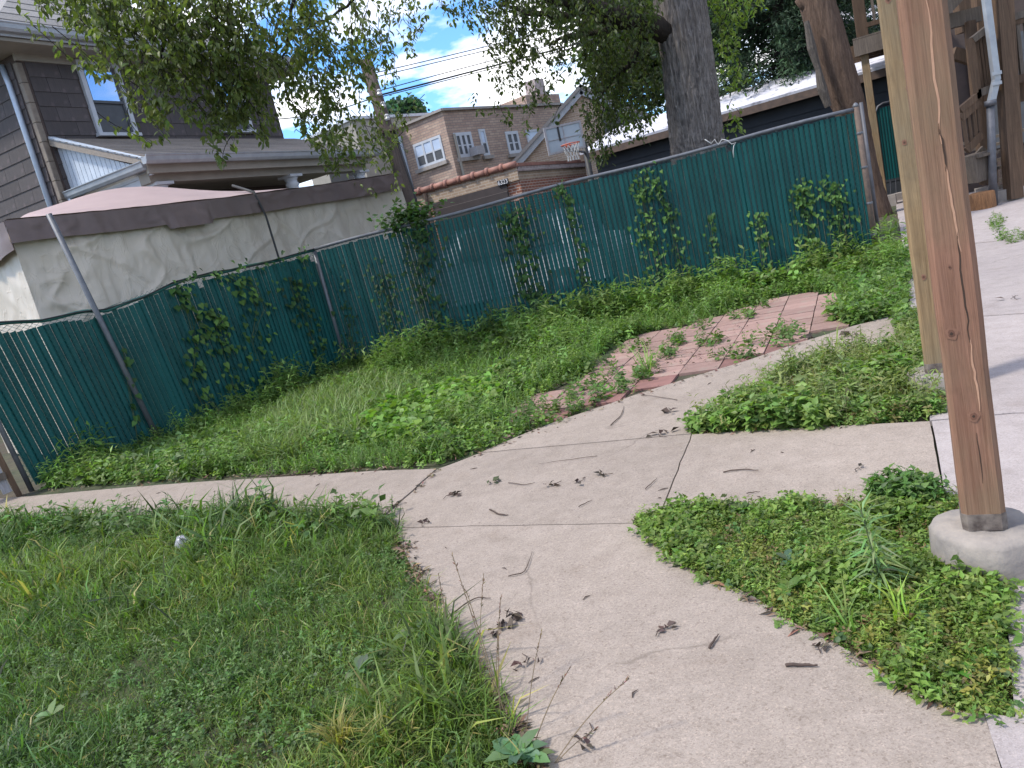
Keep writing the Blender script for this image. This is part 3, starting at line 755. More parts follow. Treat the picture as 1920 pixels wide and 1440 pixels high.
# ================================================================== GREY HOUSE
HC = np.array([-7.1, 14.5, 0.0]); HA = np.array([0.5, 0.866, 0]); HB = np.array([-0.866, 0.5, 0])
def hloc(w): w = np.asarray(w) - HC; return np.array([np.dot(w, HA), np.dot(w, HB), w[2]])
def hfront(px, py, y=0.0): return hloc(onplane(px, py, HC + HB * y, -HB))
house = thing('grey_house', 'two storey house with dark grey shingle siding and a front porch, behind the tarp', 'house', tuple(HC), math.radians(60))
HW, HD, ZE = 6.1, 9.0, 6.34
wb = MB(); wb.box((HW / 2, HD / 2, ZE / 2), (HW, HD, ZE)); wb.build('wall', M['siding_dark'], house)
w1a, w1b = hfront(137, 113), hfront(258, 257); w1c = hfront(183, 257)
w2a, w2b = hfront(392, 130), hfront(473, 248); w2c = hfront(417, 250)
wins = []
for a, b, c in ((w1a, w1b, w1c), (w2a, w2b, w2c)):
    x0 = c[0]; x1 = b[0]; wins.append((x0, x1, c[2], a[2]))
ROW = 0.255
shing = {}
def shingle_mesh(w):
    k = round(w, 2)
    if k not in shing:
        mb = MB(); mb.add([(0, 0, 0), (k - 0.006, 0, 0), (k - 0.006, 0, ROW + 0.02), (0, 0, ROW + 0.02), (0, -0.022, 0), (k - 0.006, -0.022, 0), (k - 0.006, -0.008, ROW + 0.02), (0, -0.008, ROW + 0.02)],
                          [(4, 5, 6, 7), (0, 4, 7, 3), (5, 1, 2, 6), (0, 1, 5, 4), (7, 6, 2, 3)])
        me = mb.mesh('shingle'); me.materials.append(M['siding']); shing[k] = me
    return shing[k]
def course(z, x0, x1, side, off):
    x = x0 - off
    while x < x1:
        a, b = max(x, x0), min(x + 0.61, x1); x += 0.61
        if b - a < 0.05: continue
        if side: link_mesh('shingle', shingle_mesh(b - a), house, (0, b, z), (0, 0, -math.pi / 2))
        else: link_mesh('shingle', shingle_mesh(b - a), house, (a, 0, z))
for r in range(16):
    z = ZE - 0.12 - (r + 1) * ROW
    course(z, 0.14, 4.2, True, 0.3 * (r % 2))
    if z > 4.6:
        segs = [(0.14, HW)]
        for (x0, x1, z0, z1) in wins:
            if z + ROW > z0 and z < z1:
                segs = [s for a, b in segs for s in (((a, x0), (x1, b)) if a < x0 and b > x1 else ((a, b),))]
        for a, b in segs: course(z, a, b, False, 0.3 * (r % 2))
    elif z > 3.3: course(z, 0.14, 0.5, False, 0.3 * (r % 2))
for r in range(12):
    z = ZE - 0.15 - (r + 1) * 0.34; MB().box((0.03, 0.03, z + 0.17), (0.11, 0.11, 0.33), 0, 0.01).build('corner_board', M['trim_tan'], house)
def window(root, x0, x1, z0, z1, y, fw=0.09, sash=True, glassm='glass', lower='screen', mull=0):
    d = -1
    f = MB(); f.box(((x0 + x1) / 2, y - 0.03, z1 - fw / 2), (x1 - x0, 0.09, fw)); f.box(((x0 + x1) / 2, y - 0.05, z0 + 0.03), (x1 - x0 + 0.06, 0.14, 0.06))
    f.box((x0 + fw / 2, y - 0.03, (z0 + z1) / 2), (fw, 0.088, z1 - z0 - 2 * fw + 0.05)); f.box((x1 - fw / 2, y - 0.03, (z0 + z1) / 2), (fw, 0.088, z1 - z0 - 2 * fw + 0.05))
    win = f.build('window', M['trim'], root)
    zm = (z0 + z1) / 2 - 0.05; xa, xb = x0 + fw, x1 - fw
    s = MB()
    for zz in (z0 + 0.08, z1 - fw - 0.02): s.box(((xa + xb) / 2, y - 0.012, zz), (xb - xa, 0.05, 0.05))
    s.box(((xa + xb) / 2, y - 0.02, zm), (xb - xa, 0.05, 0.05))
    for xx in (xa + 0.02, xb - 0.02): s.box((xx, y - 0.014, (z0 + z1) / 2), (0.04, 0.05, z1 - z0 - 0.2))
    s.build('sash', M['screen'] if sash else M['trim'], win)
    MB().box(((xa + xb) / 2, y - 0.004, (zm + z1 - fw) / 2), (xb - xa - 0.05, 0.012, z1 - fw - zm - 0.03)).build('pane', M[glassm], win)
    MB().box(((xa + xb) / 2, y - 0.002, (zm + z0) / 2 + 0.03), (xb - xa - 0.05, 0.012, zm - z0 - 0.06)).build('pane', M[lower], win)
    return win
for (x0, x1, z0, z1) in wins: window(house, x0, x1, z0, min(z1, ZE - 0.02), 0.0)
# eaves and hip roof
sof = MB().box((HW / 2, HD / 2, ZE + 0.03), (HW + 1.1, HD + 1.1, 0.06)).build('soffit', M['soffit'], house)
MB().box((HW / 2, -0.02, ZE - 0.06), (HW + 0.05, 0.05, 0.12)).build('frieze_board', M['soffit'], house)
e = 0.62; zt = ZE + 0.2; rz_ = ZE + 3.0
ridge = [(HW / 2, 3.2, rz_), (HW / 2, HD - 3.2, rz_)]
cor = [(-e, -e, zt), (HW + e, -e, zt), (HW + e, HD + e, zt), (-e, HD + e, zt)]
roof = MB().add(cor + ridge, [(0, 1, 4), (1, 2, 5, 4), (2, 3, 5), (3, 0, 4, 5), (3, 2, 1, 0)]).build('roof', M['shingle'], house)
# shingle courses on the front and left slopes, stepped strips
def strips(c0, c1, r0, r1, rows, parent, mat, seg=0.9, th=0.02):
    c0, c1, r0, r1 = map(Vector, (c0, c1, r0, r1)); nrm = (c1 - c0).cross(r0 - c0).normalized()
    for r in range(rows):
        a, b = r / rows, (r + 1.25) / rows
        p0, p1 = c0.lerp(r0, a), c1.lerp(r1, a); q0, q1 = c0.lerp(r0, min(1, b)), c1.lerp(r1, min(1, b))
        n = max(1, int((p1 - p0).length / seg))
        for k in range(n):
            A, B = p0.lerp(p1, k / n), p0.lerp(p1, (k + 0.994) / n); C_, D_ = q0.lerp(q1, (k + 0.994) / n), q0.lerp(q1, k / n)
            up = nrm * th
            MB().add([A + up, B + up, C_ + nrm * 0.004, D_ + nrm * 0.004, A + nrm * 0.002, B + nrm * 0.002], [(0, 1, 2, 3), (4, 5, 1, 0)]).build('roof_shingle', mat, parent)
strips(cor[0], cor[1], ridge[0], ridge[0], 11, roof, M['shingle'], 1.1)
def gutter(parent, p, q, size=0.12):
    p, q = Vector(p), Vector(q)
    mb = MB(); d = (q - p).normalized(); sd = d.cross(Vector((0, 0, 1)))
    prof = [(-0.5, 0.5), (-0.5, -0.35), (-0.3, -0.5), (0.2, -0.5), (0.42, -0.15), (0.5, 0.35), (0.62, 0.5), (0.62, 0.58), (0.45, 0.56), (0.36, 0.36), (-0.4, 0.3)]
    n = len(prof); vs_ = []
    for e_ in (p, q):
        for a, b in prof: vs_.append(e_ + sd * (a * size) + Vector((0, 0, b * size)))
    mb.add(vs_, [tuple(range(n)), tuple(range(2 * n - 1, n - 1, -1))] + [((i + 1) % n, i, n + i, n + (i + 1) % n) for i in range(n)])
    return mb.build('gutter', M['gutter'], parent)
gutter(roof, (-e - 0.05, -e - 0.06, zt - 0.03), (HW + e, -e - 0.06, zt - 0.03), 0.13)
MB().box((HW / 2, -e + 0.03, zt - 0.08), (HW + 2 * e, 0.03, 0.12)).build('fascia', M['trim'], roof)
# downspouts
def lpt(px, py, y): return hfront(px, py, y)
sx0 = -0.06
def side(px, py): return hloc(onplane(px, py, HC + HA * sx0, -HA))
d0 = side(10, 125); d1 = side(104, 398)
MB().tube([(sx0, 0.34, ZE - 0.1), (sx0, 0.30, 5.9), (sx0, 0.30, 0.2)], 0.05, 10).build('downspout', M['downspout'], house, True)
# porch
PO = hfront(280, 291, -2.75); px0, px1, pyf = 0.22, HW + 0.1, -2.15; zp = 3.95; zj = 4.88
proof = MB().plate([(px0 - 0.12, pyf - 0.12, zp), (px1 + 0.3, pyf - 0.12, zp), (px1 + 0.3, 0.02, zj), (px0 - 0.12, 0.02, zj)], 0.10).build('porch_roof', M['shingle_porch'], house)
strips((px0 - 0.14, pyf - 0.14, zp + 0.004), (px1 + 0.3, pyf - 0.14, zp + 0.004), (px0 - 0.14, 0.0, zj + 0.004), (px1 + 0.3, 0.0, zj + 0.004), 14, proof, M['shingle_porch'], 1.0, 0.014)
gutter(proof, (px0 - 0.2, pyf - 0.22, zp - 0.02), (px1 + 0.3, pyf - 0.22, zp - 0.02), 0.13)
MB().box(((px0 + px1) / 2, pyf - 0.1, zp - 0.14), (px1 - px0 + 0.2, 0.06, 0.16)).build('fascia', M['soffit'], proof)
MB().box(((px0 + px1) / 2, pyf + 0.16, zp - 0.26), (px1 - px0, 0.26, 0.17)).build('porch_beam', M['soffit'], house)
MB().box((px0 + 0.16, pyf / 2 + 0.1, zp - 0.26), (0.26, -pyf - 0.2, 0.168)).build('porch_beam', M['trim'], house)
MB().box(((px0 + px1) / 2, pyf / 2, zp - 0.15), (px1 - px0 - 0.02, -pyf - 0.05, 0.04)).build('porch_ceiling', M['soffit'], house)
# triangular beadboard end
nb = 18; ypanel = np.linspace(0.0, pyf + 0.05, nb + 1)
for k in range(nb):
    ya, yb = ypanel[k], ypanel[k + 1] + 0.012
    za = zj - 0.12 + (zp - zj) * ya / pyf; zb_ = zj - 0.12 + (zp - zj) * yb / pyf
    MB().plate([(px0, ya, zp - 0.03), (px0, ya, max(za, zp - 0.02)), (px0, yb, max(zb_, zp - 0.022)), (px0, yb, zp - 0.03)], -0.02).build('beadboard', M['beadboard'], house)
MB().beam((px0 - 0.06, 0.0, zj - 0.02), (px0 - 0.06, pyf - 0.1, zp - 0.035), 0.10, 0.13).build('rake_board', M['beadboard'], house)
MB().box((px0 + 0.03, pyf / 2, zp - 0.13), (0.04, -pyf + 0.1, 0.20)).build('base_trim', M['trim'], house)
gutter(proof, (px0 - 0.12, 0.0, zp - 0.09), (px0 - 0.12, pyf - 0.1, zp - 0.09), 0.13)
MB().tube([(px0 - 0.12, -0.08, zp - 0.15), (px0 - 0.12, -0.1, zp - 0.3), (0.05, -0.1, zp - 0.5), (0.02, -0.1, 0.2)], 0.045, 10).build('downspout', M['downspout'], house, True)
MB().box(((px0 + px1) / 2, pyf / 2, 0.51), (px1 - px0, -pyf, 1.02)).build('porch_floor', M['deck_grey'], house)
c1 = hfront(297, 345, pyf + 0.17)[0]; c2 = hfront(545, 335, pyf + 0.17)[0]
for cx in (c1, c2, px1 - 0.15):
    cl = MB().lathe((cx, pyf + 0.17, 1.02), [(0.17, 0), (0.17, 0.08), (0.135, 0.14), (0.145, 0.8), (0.12, 2.35), (0.14, 2.38), (0.14, 2.42), (0.12, 2.44), (0.12, 2.48), (0.17, 2.55)], 20).build('column', M['trim'], house, True)
    MB().box((cx, pyf + 0.17, 3.585), (0.36, 0.36, 0.05)).build('capital', M['trim'], cl)

# ================================================================== BRICK APARTMENT BUILDING
bc = at(829, 208, 40.0); ZB = bc[2]
BA = np.array([0.68, 0.733, 0]); BB = np.array([-0.733, 0.68, 0]); b0 = np.array([bc[0], bc[1], 0])
def bl(w): w = np.asarray(w) - b0; return np.array([np.dot(w, BA), np.dot(w, BB), w[2]])
def bR(px, py): return bl(onplane(px, py, b0, -BB))     # right face, local y = 0
def bL(px, py): return bl(onplane(px, py, b0, -BA))     # left face, local x = 0
apt = thing('apartment_building', 'two storey pinkish brick apartment building with flat parapet across the alley', 'building', tuple(b0), math.atan2(BA[1], BA[0]))
yl = bL(748, 262)[1]; xr = bR(1050, 195)[0]
MB().box((xr / 2, yl / 2, ZB / 2), (xr, yl, ZB)).build('wall', M['brick_pink'], apt)
MB().box((xr * 0.85, 2.0, ZB + 0.3), (xr * 0.32, 4.0, 0.7)).build('parapet_step', M['brick_pink'], apt)
cp = MB(); cp.box((xr / 2, 0.05, ZB + 0.05), (xr + 0.2, 0.4, 0.12)); cp.box((0.05, yl / 2, ZB + 0.052), (0.4, yl + 0.2, 0.12)); cp.build('coping', M['stone'], apt)
ch = bl(onplane(1006, 178, b0 + BB * 1.5, -BB)); MB().box((ch[0], 1.5, ZB + 0.9), (0.9, 0.8, 1.9)).build('chimney', M['brick_lilac'], apt)
def far_window(face, pl, pr_, zb, zt_, panes, glassm, lowm, sill=True, fw=0.12):
    """panes side by side; each a frame with an upper and a lower pane"""
    if face == 'R': f = lambda a, z, o: (a, -o, z)
    else: f = lambda a, z, o: (-o, a, z)
    def bx(mb, a0, a1, z0, z1, o0, o1):
        p = f((a0 + a1) / 2, (z0 + z1) / 2, (o0 + o1) / 2); s = f(abs(a1 - a0), abs(z1 - z0), 0)
        d = (abs(a1 - a0), abs(o1 - o0), z1 - z0) if face == 'R' else (abs(o1 - o0), abs(a1 - a0), z1 - z0)
        mb.box(p, d)
    a0, a1 = min(pl, pr_), max(pl, pr_)
    mb = MB(); bx(mb, a0, a1, zt_ - fw, zt_, 0, 0.05); bx(mb, a0, a1, zb, zb + fw, 0, 0.05)
    for k in range(panes + 1):
        a = a0 + fw / 2 + (a1 - a0 - fw) * k / panes; bx(mb, a - fw / 2, a + fw / 2, zb + fw, zt_ - fw, 0, 0.049)
    win = mb.build('window', M['trim'], apt)
    for k in range(panes):
        q0 = a0 + fw + (a1 - a0 - fw) * k / panes; q1 = a0 + (a1 - a0 - fw) * (k + 1) / panes
        zm = zb + (zt_ - zb) * 0.48
        p = MB(); bx(p, q0, q1, zm + 0.03, zt_ - fw, 0, 0.02); p.build('pane', M[glassm], win)
        p = MB(); bx(p, q0, q1, zb + fw, zm - 0.03, 0, 0.015); p.build('pane', M[lowm], win)
        p = MB(); bx(p, q0, q1, zm - 0.03, zm + 0.03, 0, 0.035); p.build('sash_rail', M['trim'], win)
    if sill:
        p = MB(); bx(p, a0 - 0.15, a1 + 0.15, zb - 0.2, zb - 0.02, 0, 0.18); p.build('sill', M['stone'], apt)
    return win
wl, wr_ = bL(779, 290), bL(831, 276); zt_ = (bL(775, 270)[2] + bL(823, 255)[2]) / 2; zb_ = (bL(784, 316)[2] + bL(838, 301)[2]) / 2
far_window('L', wl[1], wr_[1], zb_, zt_, 3, 'blind', 'screen')
for (xa, xb, yt, yb, pn, gm, lm) in ((854, 887, 248, 295, 3, 'screen', 'screen'), (901, 913, 242, 292, 1, 'blind', 'screen'), (950, 974, 246, 288, 2, 'screen', 'screen'), (988, 1014, 243, 280, 1, 'blind', 'blind')):
    ym = (yt + yb) / 2; far_window('R', bR(xa, ym)[0], bR(xb, ym)[0], bR((xa + xb) / 2, yb)[2], bR((xa + xb) / 2, yt)[2], pn, gm, lm, fw=0.16 if pn > 1 else 0.12)
ac = bR(886, 286); acb = MB().box((ac[0], -0.35, ac[2]), (0.6, 0.5, 0.42)).build('air_conditioner', M['picket'], apt)
pa, pb_ = bR(848, 252), bR(866, 335); MB().tube([(pa[0], -0.12, pa[2]), (pa[0], -0.12, 0.5)], 0.07, 8).build('drain_pipe', M['soffit'], apt)
MB().tube([(-0.1, yl - 0.15, ZB - 0.4), (-0.1, yl - 0.15, 0.2)], 0.13, 8).build('drain_pipe', M['downspout'], apt)
for z in (2.0, 4.1): MB().box((xr / 2, -0.02, z), (xr, 0.06, 0.12)).build('stone_band', M['stone'], apt)
MB().box((xr * 0.5, 0.6, ZB - 0.6), (0.1, 0.1, 0.1)).build('bracket', M['stone'], apt)
# pale neighbour and painted shade of the stair recess left of it
pl0 = at(648, 262, 44); nb_ = thing('pale_building', 'pale rendered flat building half hidden behind the utility pole', 'building', (at(700, 262, 44)[0], at(700, 262, 44)[1], 0), math.atan2(BA[1], BA[0]))
zz = at(700, 240, 44)[2]
MB().box((0, 0, zz / 2), (6, 4.5, zz)).build('wall', M['soffit'], nb_)
MB().box((0, 0, zz + 0.06), (6.2, 4.7, 0.14)).build('coping', M['trim'], nb_)
MB().box((-3.03, -0.6, zz * 0.45), (0.08, 2.4, zz * 0.75)).build('stair_recess_shade', M['dark'], nb_)  # flat panel on the wall, the recess's shade put into its colour
for k in range(3): MB().box((-3.1, 0.9, 1.5 + k * 1.8), (0.1, 0.8, 1.1)).build('window', M['screen'], nb_)

# ================================================================== BRICK GARAGE
gc = at(966, 306, 22.0); g0 = np.array([gc[0], gc[1], 0]); ZG = gc[2] - 0.08
gar = thing('brick_garage', 'tan brick garage with terracotta coping and brown doors across the alley', 'garage', tuple(g0), math.atan2(AX[1], AX[0]))
def gl(w): w = np.asarray(w) - g0; return np.array([np.dot(w, AX), np.dot(w, BX), w[2]])
def gL(px, py): return gl(onplane(px, py, g0, -AX))
def gR(px, py): return gl(onplane(px, py, g0, -BX))
yg = gL(762, 366)[1]; xg = gR(1095, 300)[0]
dz = (gL(948, 343)[2] + gL(790, 388)[2]) / 2; dy0 = gL(950, 345)[1]
MB().box((xg / 2, yg / 2, (ZG + dz) / 2), (xg, yg, ZG - dz)).build('wall', M['brick_tan'], gar)
MB().box((xg / 2 + 0.02, yg / 2, dz / 2), (xg - 0.06, yg - 0.02, dz)).build('wall', M['brick_red'], gar)
MB().box((xg / 2, -0.03, (ZG + dz) / 2 + 0.1), (xg - 0.1, 0.06, ZG - dz - 0.25)).build('wall', M['brick_lilac'], gar)
for ya, yb in ((dy0, dy0 + 2.5), (dy0 + 2.75, yg - 0.2)):
    door = MB().box((-0.01, (ya + yb) / 2, dz / 2), (0.03, yb - ya, dz)).build('garage_door', M['door_dark'], gar)
    for k in range(5):
        z = dz - 0.02 - (k + 1) * 0.38
        MB().box((-0.03, (ya + yb) / 2, z), (0.02, yb - ya - 0.04, 0.36)).build('door_panel', M['door_dark'], door)
        MB().box((-0.03, (ya + yb) / 2, z + 0.185), (0.028, yb - ya - 0.04, 0.014)).build('door_seam', M['door_seam'], door)
MB().tube([(-0.07, dy0 + 2.62, ZG - 0.05), (-0.07, dy0 + 2.62, 0)], 0.06, 8).build('drain_pipe', M['fascia'], gar)
MB().tube([(-0.07, yg - 0.06, ZG - 0.05), (-0.07, yg - 0.06, 0)], 0.05, 8).build('drain_pipe', M['fascia'], gar)
nt_ = 8
for k in range(nt_):
    a, b = yg * k / nt_, yg * (k + 1) / nt_
    t_ = MB().tube([(0.02, a, ZG + 0.05), (0.02, b - 0.05, ZG + 0.05)], 0.095, 12).build('coping_tile', M['terracotta'], gar, True)
    MB().tube([(0.02, b - 0.07, ZG + 0.055), (0.02, b + 0.02, ZG + 0.055)], 0.122, 12).build('tile_collar', M['terracotta'], t_, True)
for k in range(6):
    a, b = xg * k / 6, xg * (k + 1) / 6; MB().box(((a + b) / 2, 0.05, ZG + 0.03), (b - a - 0.01, 0.24, 0.09)).build('coping_tile', M['terracotta'], gar)
# house number plate
sp_ = gL(945, 343)
plate = thing('number_plate', 'small dark house number plate reading 6323 above the garage door corner', 'sign', tuple(g0 + AX * -0.05 + BX * sp_[1] + np.array([0, 0, sp_[2] + 0.02])), math.atan2(AX[1], AX[0]) - math.pi / 2)
MB().box((0, 0, 0), (0.34, 0.03, 0.15)).build('backing', M['number_plate'], plate)
for k, chd in enumerate('6323'):
    cu = bpy.data.curves.new('digit', 'FONT'); cu.body = chd; cu.size = 0.17; cu.extrude = 0.004; cu.align_x = 'CENTER'; cu.align_y = 'CENTER'
    tmp = bpy.data.objects.new('tmp', cu); COL.objects.link(tmp)
    dg = bpy.context.evaluated_depsgraph_get(); me = bpy.data.meshes.new_from_object(tmp.evaluated_get(dg)); bpy.data.objects.remove(tmp)
    me.materials.clear(); me.materials.append(M['number'])
    link_mesh('digit', me, plate, (-0.12 + 0.08 * k, -0.02, 0), (math.pi / 2, 0, 0))

# ================================================================== GABLED BRICK HOUSE
ga0 = at(970, 306, 30.0); ga1 = at(1088, 172, 30.0)
gz = ga1[2]; half = ga1[0] - ga0[0]
gab = thing('gabled_brick_house', 'tan brick gabled house end with pale rake board behind the basketball hoop', 'house', (ga1[0], 30.0, 0))
ez = ga0[2]
MB().plate([(-half, 0, 0), (half, 0, 0), (half, 0, ez), (0, 0, gz), (-half, 0, ez)], 8.0).build('wall', M['brick_tan'], gab)
for s in (-1, 1):
    MB().beam((s * (half + 0.25), -0.12, ez - 0.25 * (gz - ez) / half), (0, -0.12, gz + 0.03), 0.14, 0.30).build('rake_board', M['gutter'], gab)
    sl = MB(); sl.plate([(0, -0.3, gz + 0.22), (s * (half + 0.4), -0.3, ez - 0.05), (s * (half + 0.4), 8.2, ez - 0.05), (0, 8.2, gz + 0.22)], 0.12 * s); sl.build('roof', M['shingle'], gab)
MB().box((1.2, -0.06, ez + 0.4), (1.2, 0.1, 1.5)).build('window', M['screen'], gab)

# ================================================================== BASKETBALL HOOP
HY = 19.5
hA, hB = at(1025, 293, HY), at(1091, 275, HY); hT = at(1014, 246, HY)
wv = hB - hA; hw = np.linalg.norm(wv[:2]); hh_ = (hT - hA)[2]; ang = math.atan2(0.12, 1.0)
hoop = thing('basketball_hoop', 'basketball hoop with grey backboard and red rim on a dark post in the alley', 'basketball hoop', (hB[0] + 0.1, HY + 0.5, 0), 0.12)
cxh, czh = (hA[0] + hB[0]) / 2 - hB[0] - 0.1, (hA[2] + hB[2]) / 2 + hh_ / 2
MB().box((cxh, -0.5, czh), (hw, 0.03, hh_)).build('backboard', M['backboard'], hoop)
fb = MB()
for z in (czh - hh_ / 2, czh + hh_ / 2): fb.box((cxh, -0.505, z), (hw + 0.05, 0.06, 0.05))
for x in (cxh - hw / 2, cxh + hw / 2): fb.box((x, -0.506, czh), (0.05, 0.06, hh_ - 0.05))
fb.box((cxh, -0.525, czh + 0.02), (0.02, 0.012, hh_ - 0.1)); fb.box((cxh, -0.526, czh), (hw * 0.92, 0.012, 0.014))
fb.build('backboard_frame', M['picket'], hoop)
MB().box((cxh - 0.12, -0.53, czh + 0.12), (0.045, 0.015, 0.34)).build('target_mark', M['black'], hoop)
rc = (cxh + 0.02, -0.85, czh - hh_ / 2 + 0.1)
MB().tube([(rc[0] + 0.225 * math.cos(a), rc[1] + 0.225 * math.sin(a), rc[2]) for a in np.linspace(0, 2 * math.pi, 25)], 0.014, 6, False).build('rim', M['rim'], hoop, True)
nm = MB()
for k in range(12):
    for sg in (1, -1):
        nm.tube([(rc[0] + r * math.cos(k * 0.5236 + sg * t * 0.9), rc[1] + r * math.sin(k * 0.5236 + sg * t * 0.9), rc[2] - t * 0.38) for r, t in ((0.22, 0), (0.17, 0.4), (0.13, 0.75), (0.14, 1))], 0.006, 4, False)
nm.build('net', M['net'], hoop)
MB().box((rc[0], -0.57, rc[2]), (0.12, 0.12, 0.1)).build('rim_bracket', M['rim'], hoop)
MB().tube([(0.05, 0, -0.05), (0.05, 0, czh - 0.15)], 0.07, 10).build('pole', M['black'], hoop, True)
for z in (czh - 0.3, czh + 0.1): MB().beam((0.05, 0, z - 0.1), (cxh, -0.48, z), 0.04, 0.04).build('arm', M['iron'], hoop)

# ================================================================== DARK GARAGE WITH WHITE ROOF
ZW = 3.3
e0 = G(1690, 113, ZW); e1 = G(1097, 284, ZW)
wd = e1 - e0; LW = np.linalg.norm(wd[:2]); wang = math.atan2(wd[1], wd[0]) + math.pi      # local +x runs from e1 to e0
dg_ = thing('dark_garage', 'long dark walled garage with white coated roof behind the big tree', 'garage', (e1[0], e1[1], 0), wang)
EXT = 5.0
MB().box(((LW + EXT) / 2 + 0.1, 3.2, ZW / 2 - 0.06), (LW + EXT, 5.6, ZW - 0.12)).build('wall', M['garage_wall'], dg_)
for k in range(9): MB().box(((LW + EXT) / 2 + 0.1, 0.385, 0.3 + k * 0.32), (LW + EXT - 0.1, 0.03, 0.30)).build('wall_board', M['garage_wall'], dg_)
rf = MB().plate([(-0.2, 0, ZW), (LW + EXT, 0, ZW), (LW + EXT, 3.2, ZW + 0.75), (-0.2, 3.2, ZW + 0.75)], 0.07).build('roof', M['roof_white'], dg_)
MB().plate([(-0.2, 3.2, ZW + 0.75), (LW + EXT, 3.2, ZW + 0.75), (LW + EXT, 6.4, ZW), (-0.2, 6.4, ZW)], 0.07).build('roof', M['roof_white'], dg_)
MB().box(((LW + EXT) / 2 - 0.1, 0.04, ZW - 0.16), (LW + EXT + 0.2, 0.05, 0.2)).build('fascia', M['fascia'], dg_)
for k in range(14): MB().box((k * (LW + EXT) / 14, 1.6, ZW + 0.49), (0.03, 3.2, 0.02)).build('roof_lap', M['roof_white'], rf)
for o in dg_.children_recursive:
    if o.name.startswith('roof_lap'): o.rotation_euler = (math.atan2(0.95, 3.2), 0, 0); o.location = (0, 0, 0)
for o in [c for c in rf.children]: bpy.data.objects.remove(o)
# far small dark house behind the landing
q = at(1590, 40, 34)
fh = thing('far_dark_house', 'far dark house gable with pale roof edge above the garage roof', 'house', (q[0] + 1.0, 34, 0))
MB().box((0, 2, q[2] / 2 - 0.1), (4.5, 4, q[2] - 0.2)).build('wall', M['garage_wall'], fh)
MB().plate([(-2.6, -0.3, q[2]), (2.6, -0.3, q[2]), (2.6, 2, q[2] + 0.8), (-2.6, 2, q[2] + 0.8)], 0.15).build('roof', M['roof_white'], fh)
MB().box((-0.6, -0.02, q[2] - 1.0), (0.8, 0.06, 0.9)).build('window', M['screen'], fh)

# ================================================================== UTILITY POLE AND WIRES
ua, ub = at(690, 130, 20.0), at(773, 395, 20.0); ud = (ub - ua) / (ub - ua)[2]
def upole(z): return ub + ud * (z - ub[2])
up = thing('utility_pole', 'weathered wooden utility pole leaning beside the end of the tarp', 'utility pole', tuple(upole(-0.05)))
rel = lambda z: tuple(upole(z) - upole(-0.05))
MB().tube([rel(z) for z in (-0.3, 1.5, 3, 4.5, at(688, 112, 20.0)[2])], [0.20, 0.19, 0.18, 0.165, 0.155], 14).build('pole', M['pole'], up, True)
MB().tube([tuple(np.array(rel(z)) + np.array([0.17, -0.05, 0])) for z in (0, 2.5, 4.6)], 0.035, 8).build('conduit', M['black'], up, True)
MB().box(tuple(np.array(rel(4.55)) + np.array([0.0, -0.15, 0])), (0.5, 0.1, 0.12)).build('bracket', M['rust'], up)
for k in range(3): MB().lathe(tuple(np.array(rel(4.75 + 0.3 * k)) + np.array([0.1, -0.18, 0])), [(0.05, 0), (0.07, 0.04), (0.05, 0.08), (0.06, 0.12), (0.03, 0.15)], 8).build('insulator', M['porcelain'], up)
wire_px = [((702, 137), (1020, 60), (1330, -22)), ((702, 145), (927, 91), (1330, -5)), ((705, 172), (932, 111), (1330, 8)), ((706, 180), (1007, 102), (1340, 12)), ((708, 183), (1007, 107), (1340, 20))]
wl_lab = ['thin topmost overhead wire running right from the utility pole', 'second overhead wire from the top beside the utility pole', 'middle overhead wire crossing the gap of sky', 'thick lower overhead cable crossing the gap of sky', 'lowest overhead wire hugging the thick cable']
for k, (a, b, c) in enumerate(wire_px):
    pts = []
    A_, B_, C_ = at(*a, 20.0), at(*b, 22.0), at(*c, 24.0)
    for t in np.linspace(0, 1.25, 26):
        pts.append(tuple(A_ * (1 - t) * (1 - 2 * t) + B_ * 4 * t * (1 - t) + C_ * t * (2 * t - 1)))
    o = MB().tube(pts, 0.022 if k == 3 else 0.012, 5).build('overhead_wire', M['black'], None, True); tag(o, wl_lab[k], 'wire', 'overhead wires along the alley')
A_, B_ = at(692, 186, 20.0), at(470, 225, 17.5)
o = MB().tube([tuple(A_ + (B_ - A_) * t - np.array([0, 0, 0.5 * t * (1 - t)])) for t in np.linspace(0, 1, 14)], 0.013, 5).build('overhead_wire', M['black'], None, True)
tag(o, 'service wire dropping left from the pole to the grey house', 'wire', 'overhead wires along the alley')

# ================================================================== PARKED CAR BEHIND THE FENCE
cc = at(950, 470, 14.0)
car = thing('parked_car', 'pale parked car glimpsed through the gaps of the green fence', 'car', (cc[0], 14.6, 0), math.atan2(BX[1], BX[0]))
prof = [(-2.2, 0.35), (-2.25, 0.75), (-2.05, 1.0), (-1.75, 1.05), (-1.45, 1.62), (0.55, 1.68), (1.15, 1.1), (1.95, 0.95), (2.2, 0.75), (2.2, 0.35)]
n = len(prof); mb = MB()
rows = []
for y, ins in ((-0.82, 0.06), (-0.88, 0.0), (0.88, 0.0), (0.82, 0.06)):
    rows.append([(x * (1 - ins * 0.3), y * (0.86 if z > 1.2 else 1.0), z - ins * 0.4) for x, z in prof])
mb.add([p for r in rows for p in r], [(k * n + i, k * n + (i + 1) % n, (k + 1) * n + (i + 1) % n, (k + 1) * n + i) for k in range(3) for i in range(n)] + [tuple(range(n - 1, -1, -1)), tuple(range(3 * n, 4 * n))])
mb.build('body', M['car'], car)
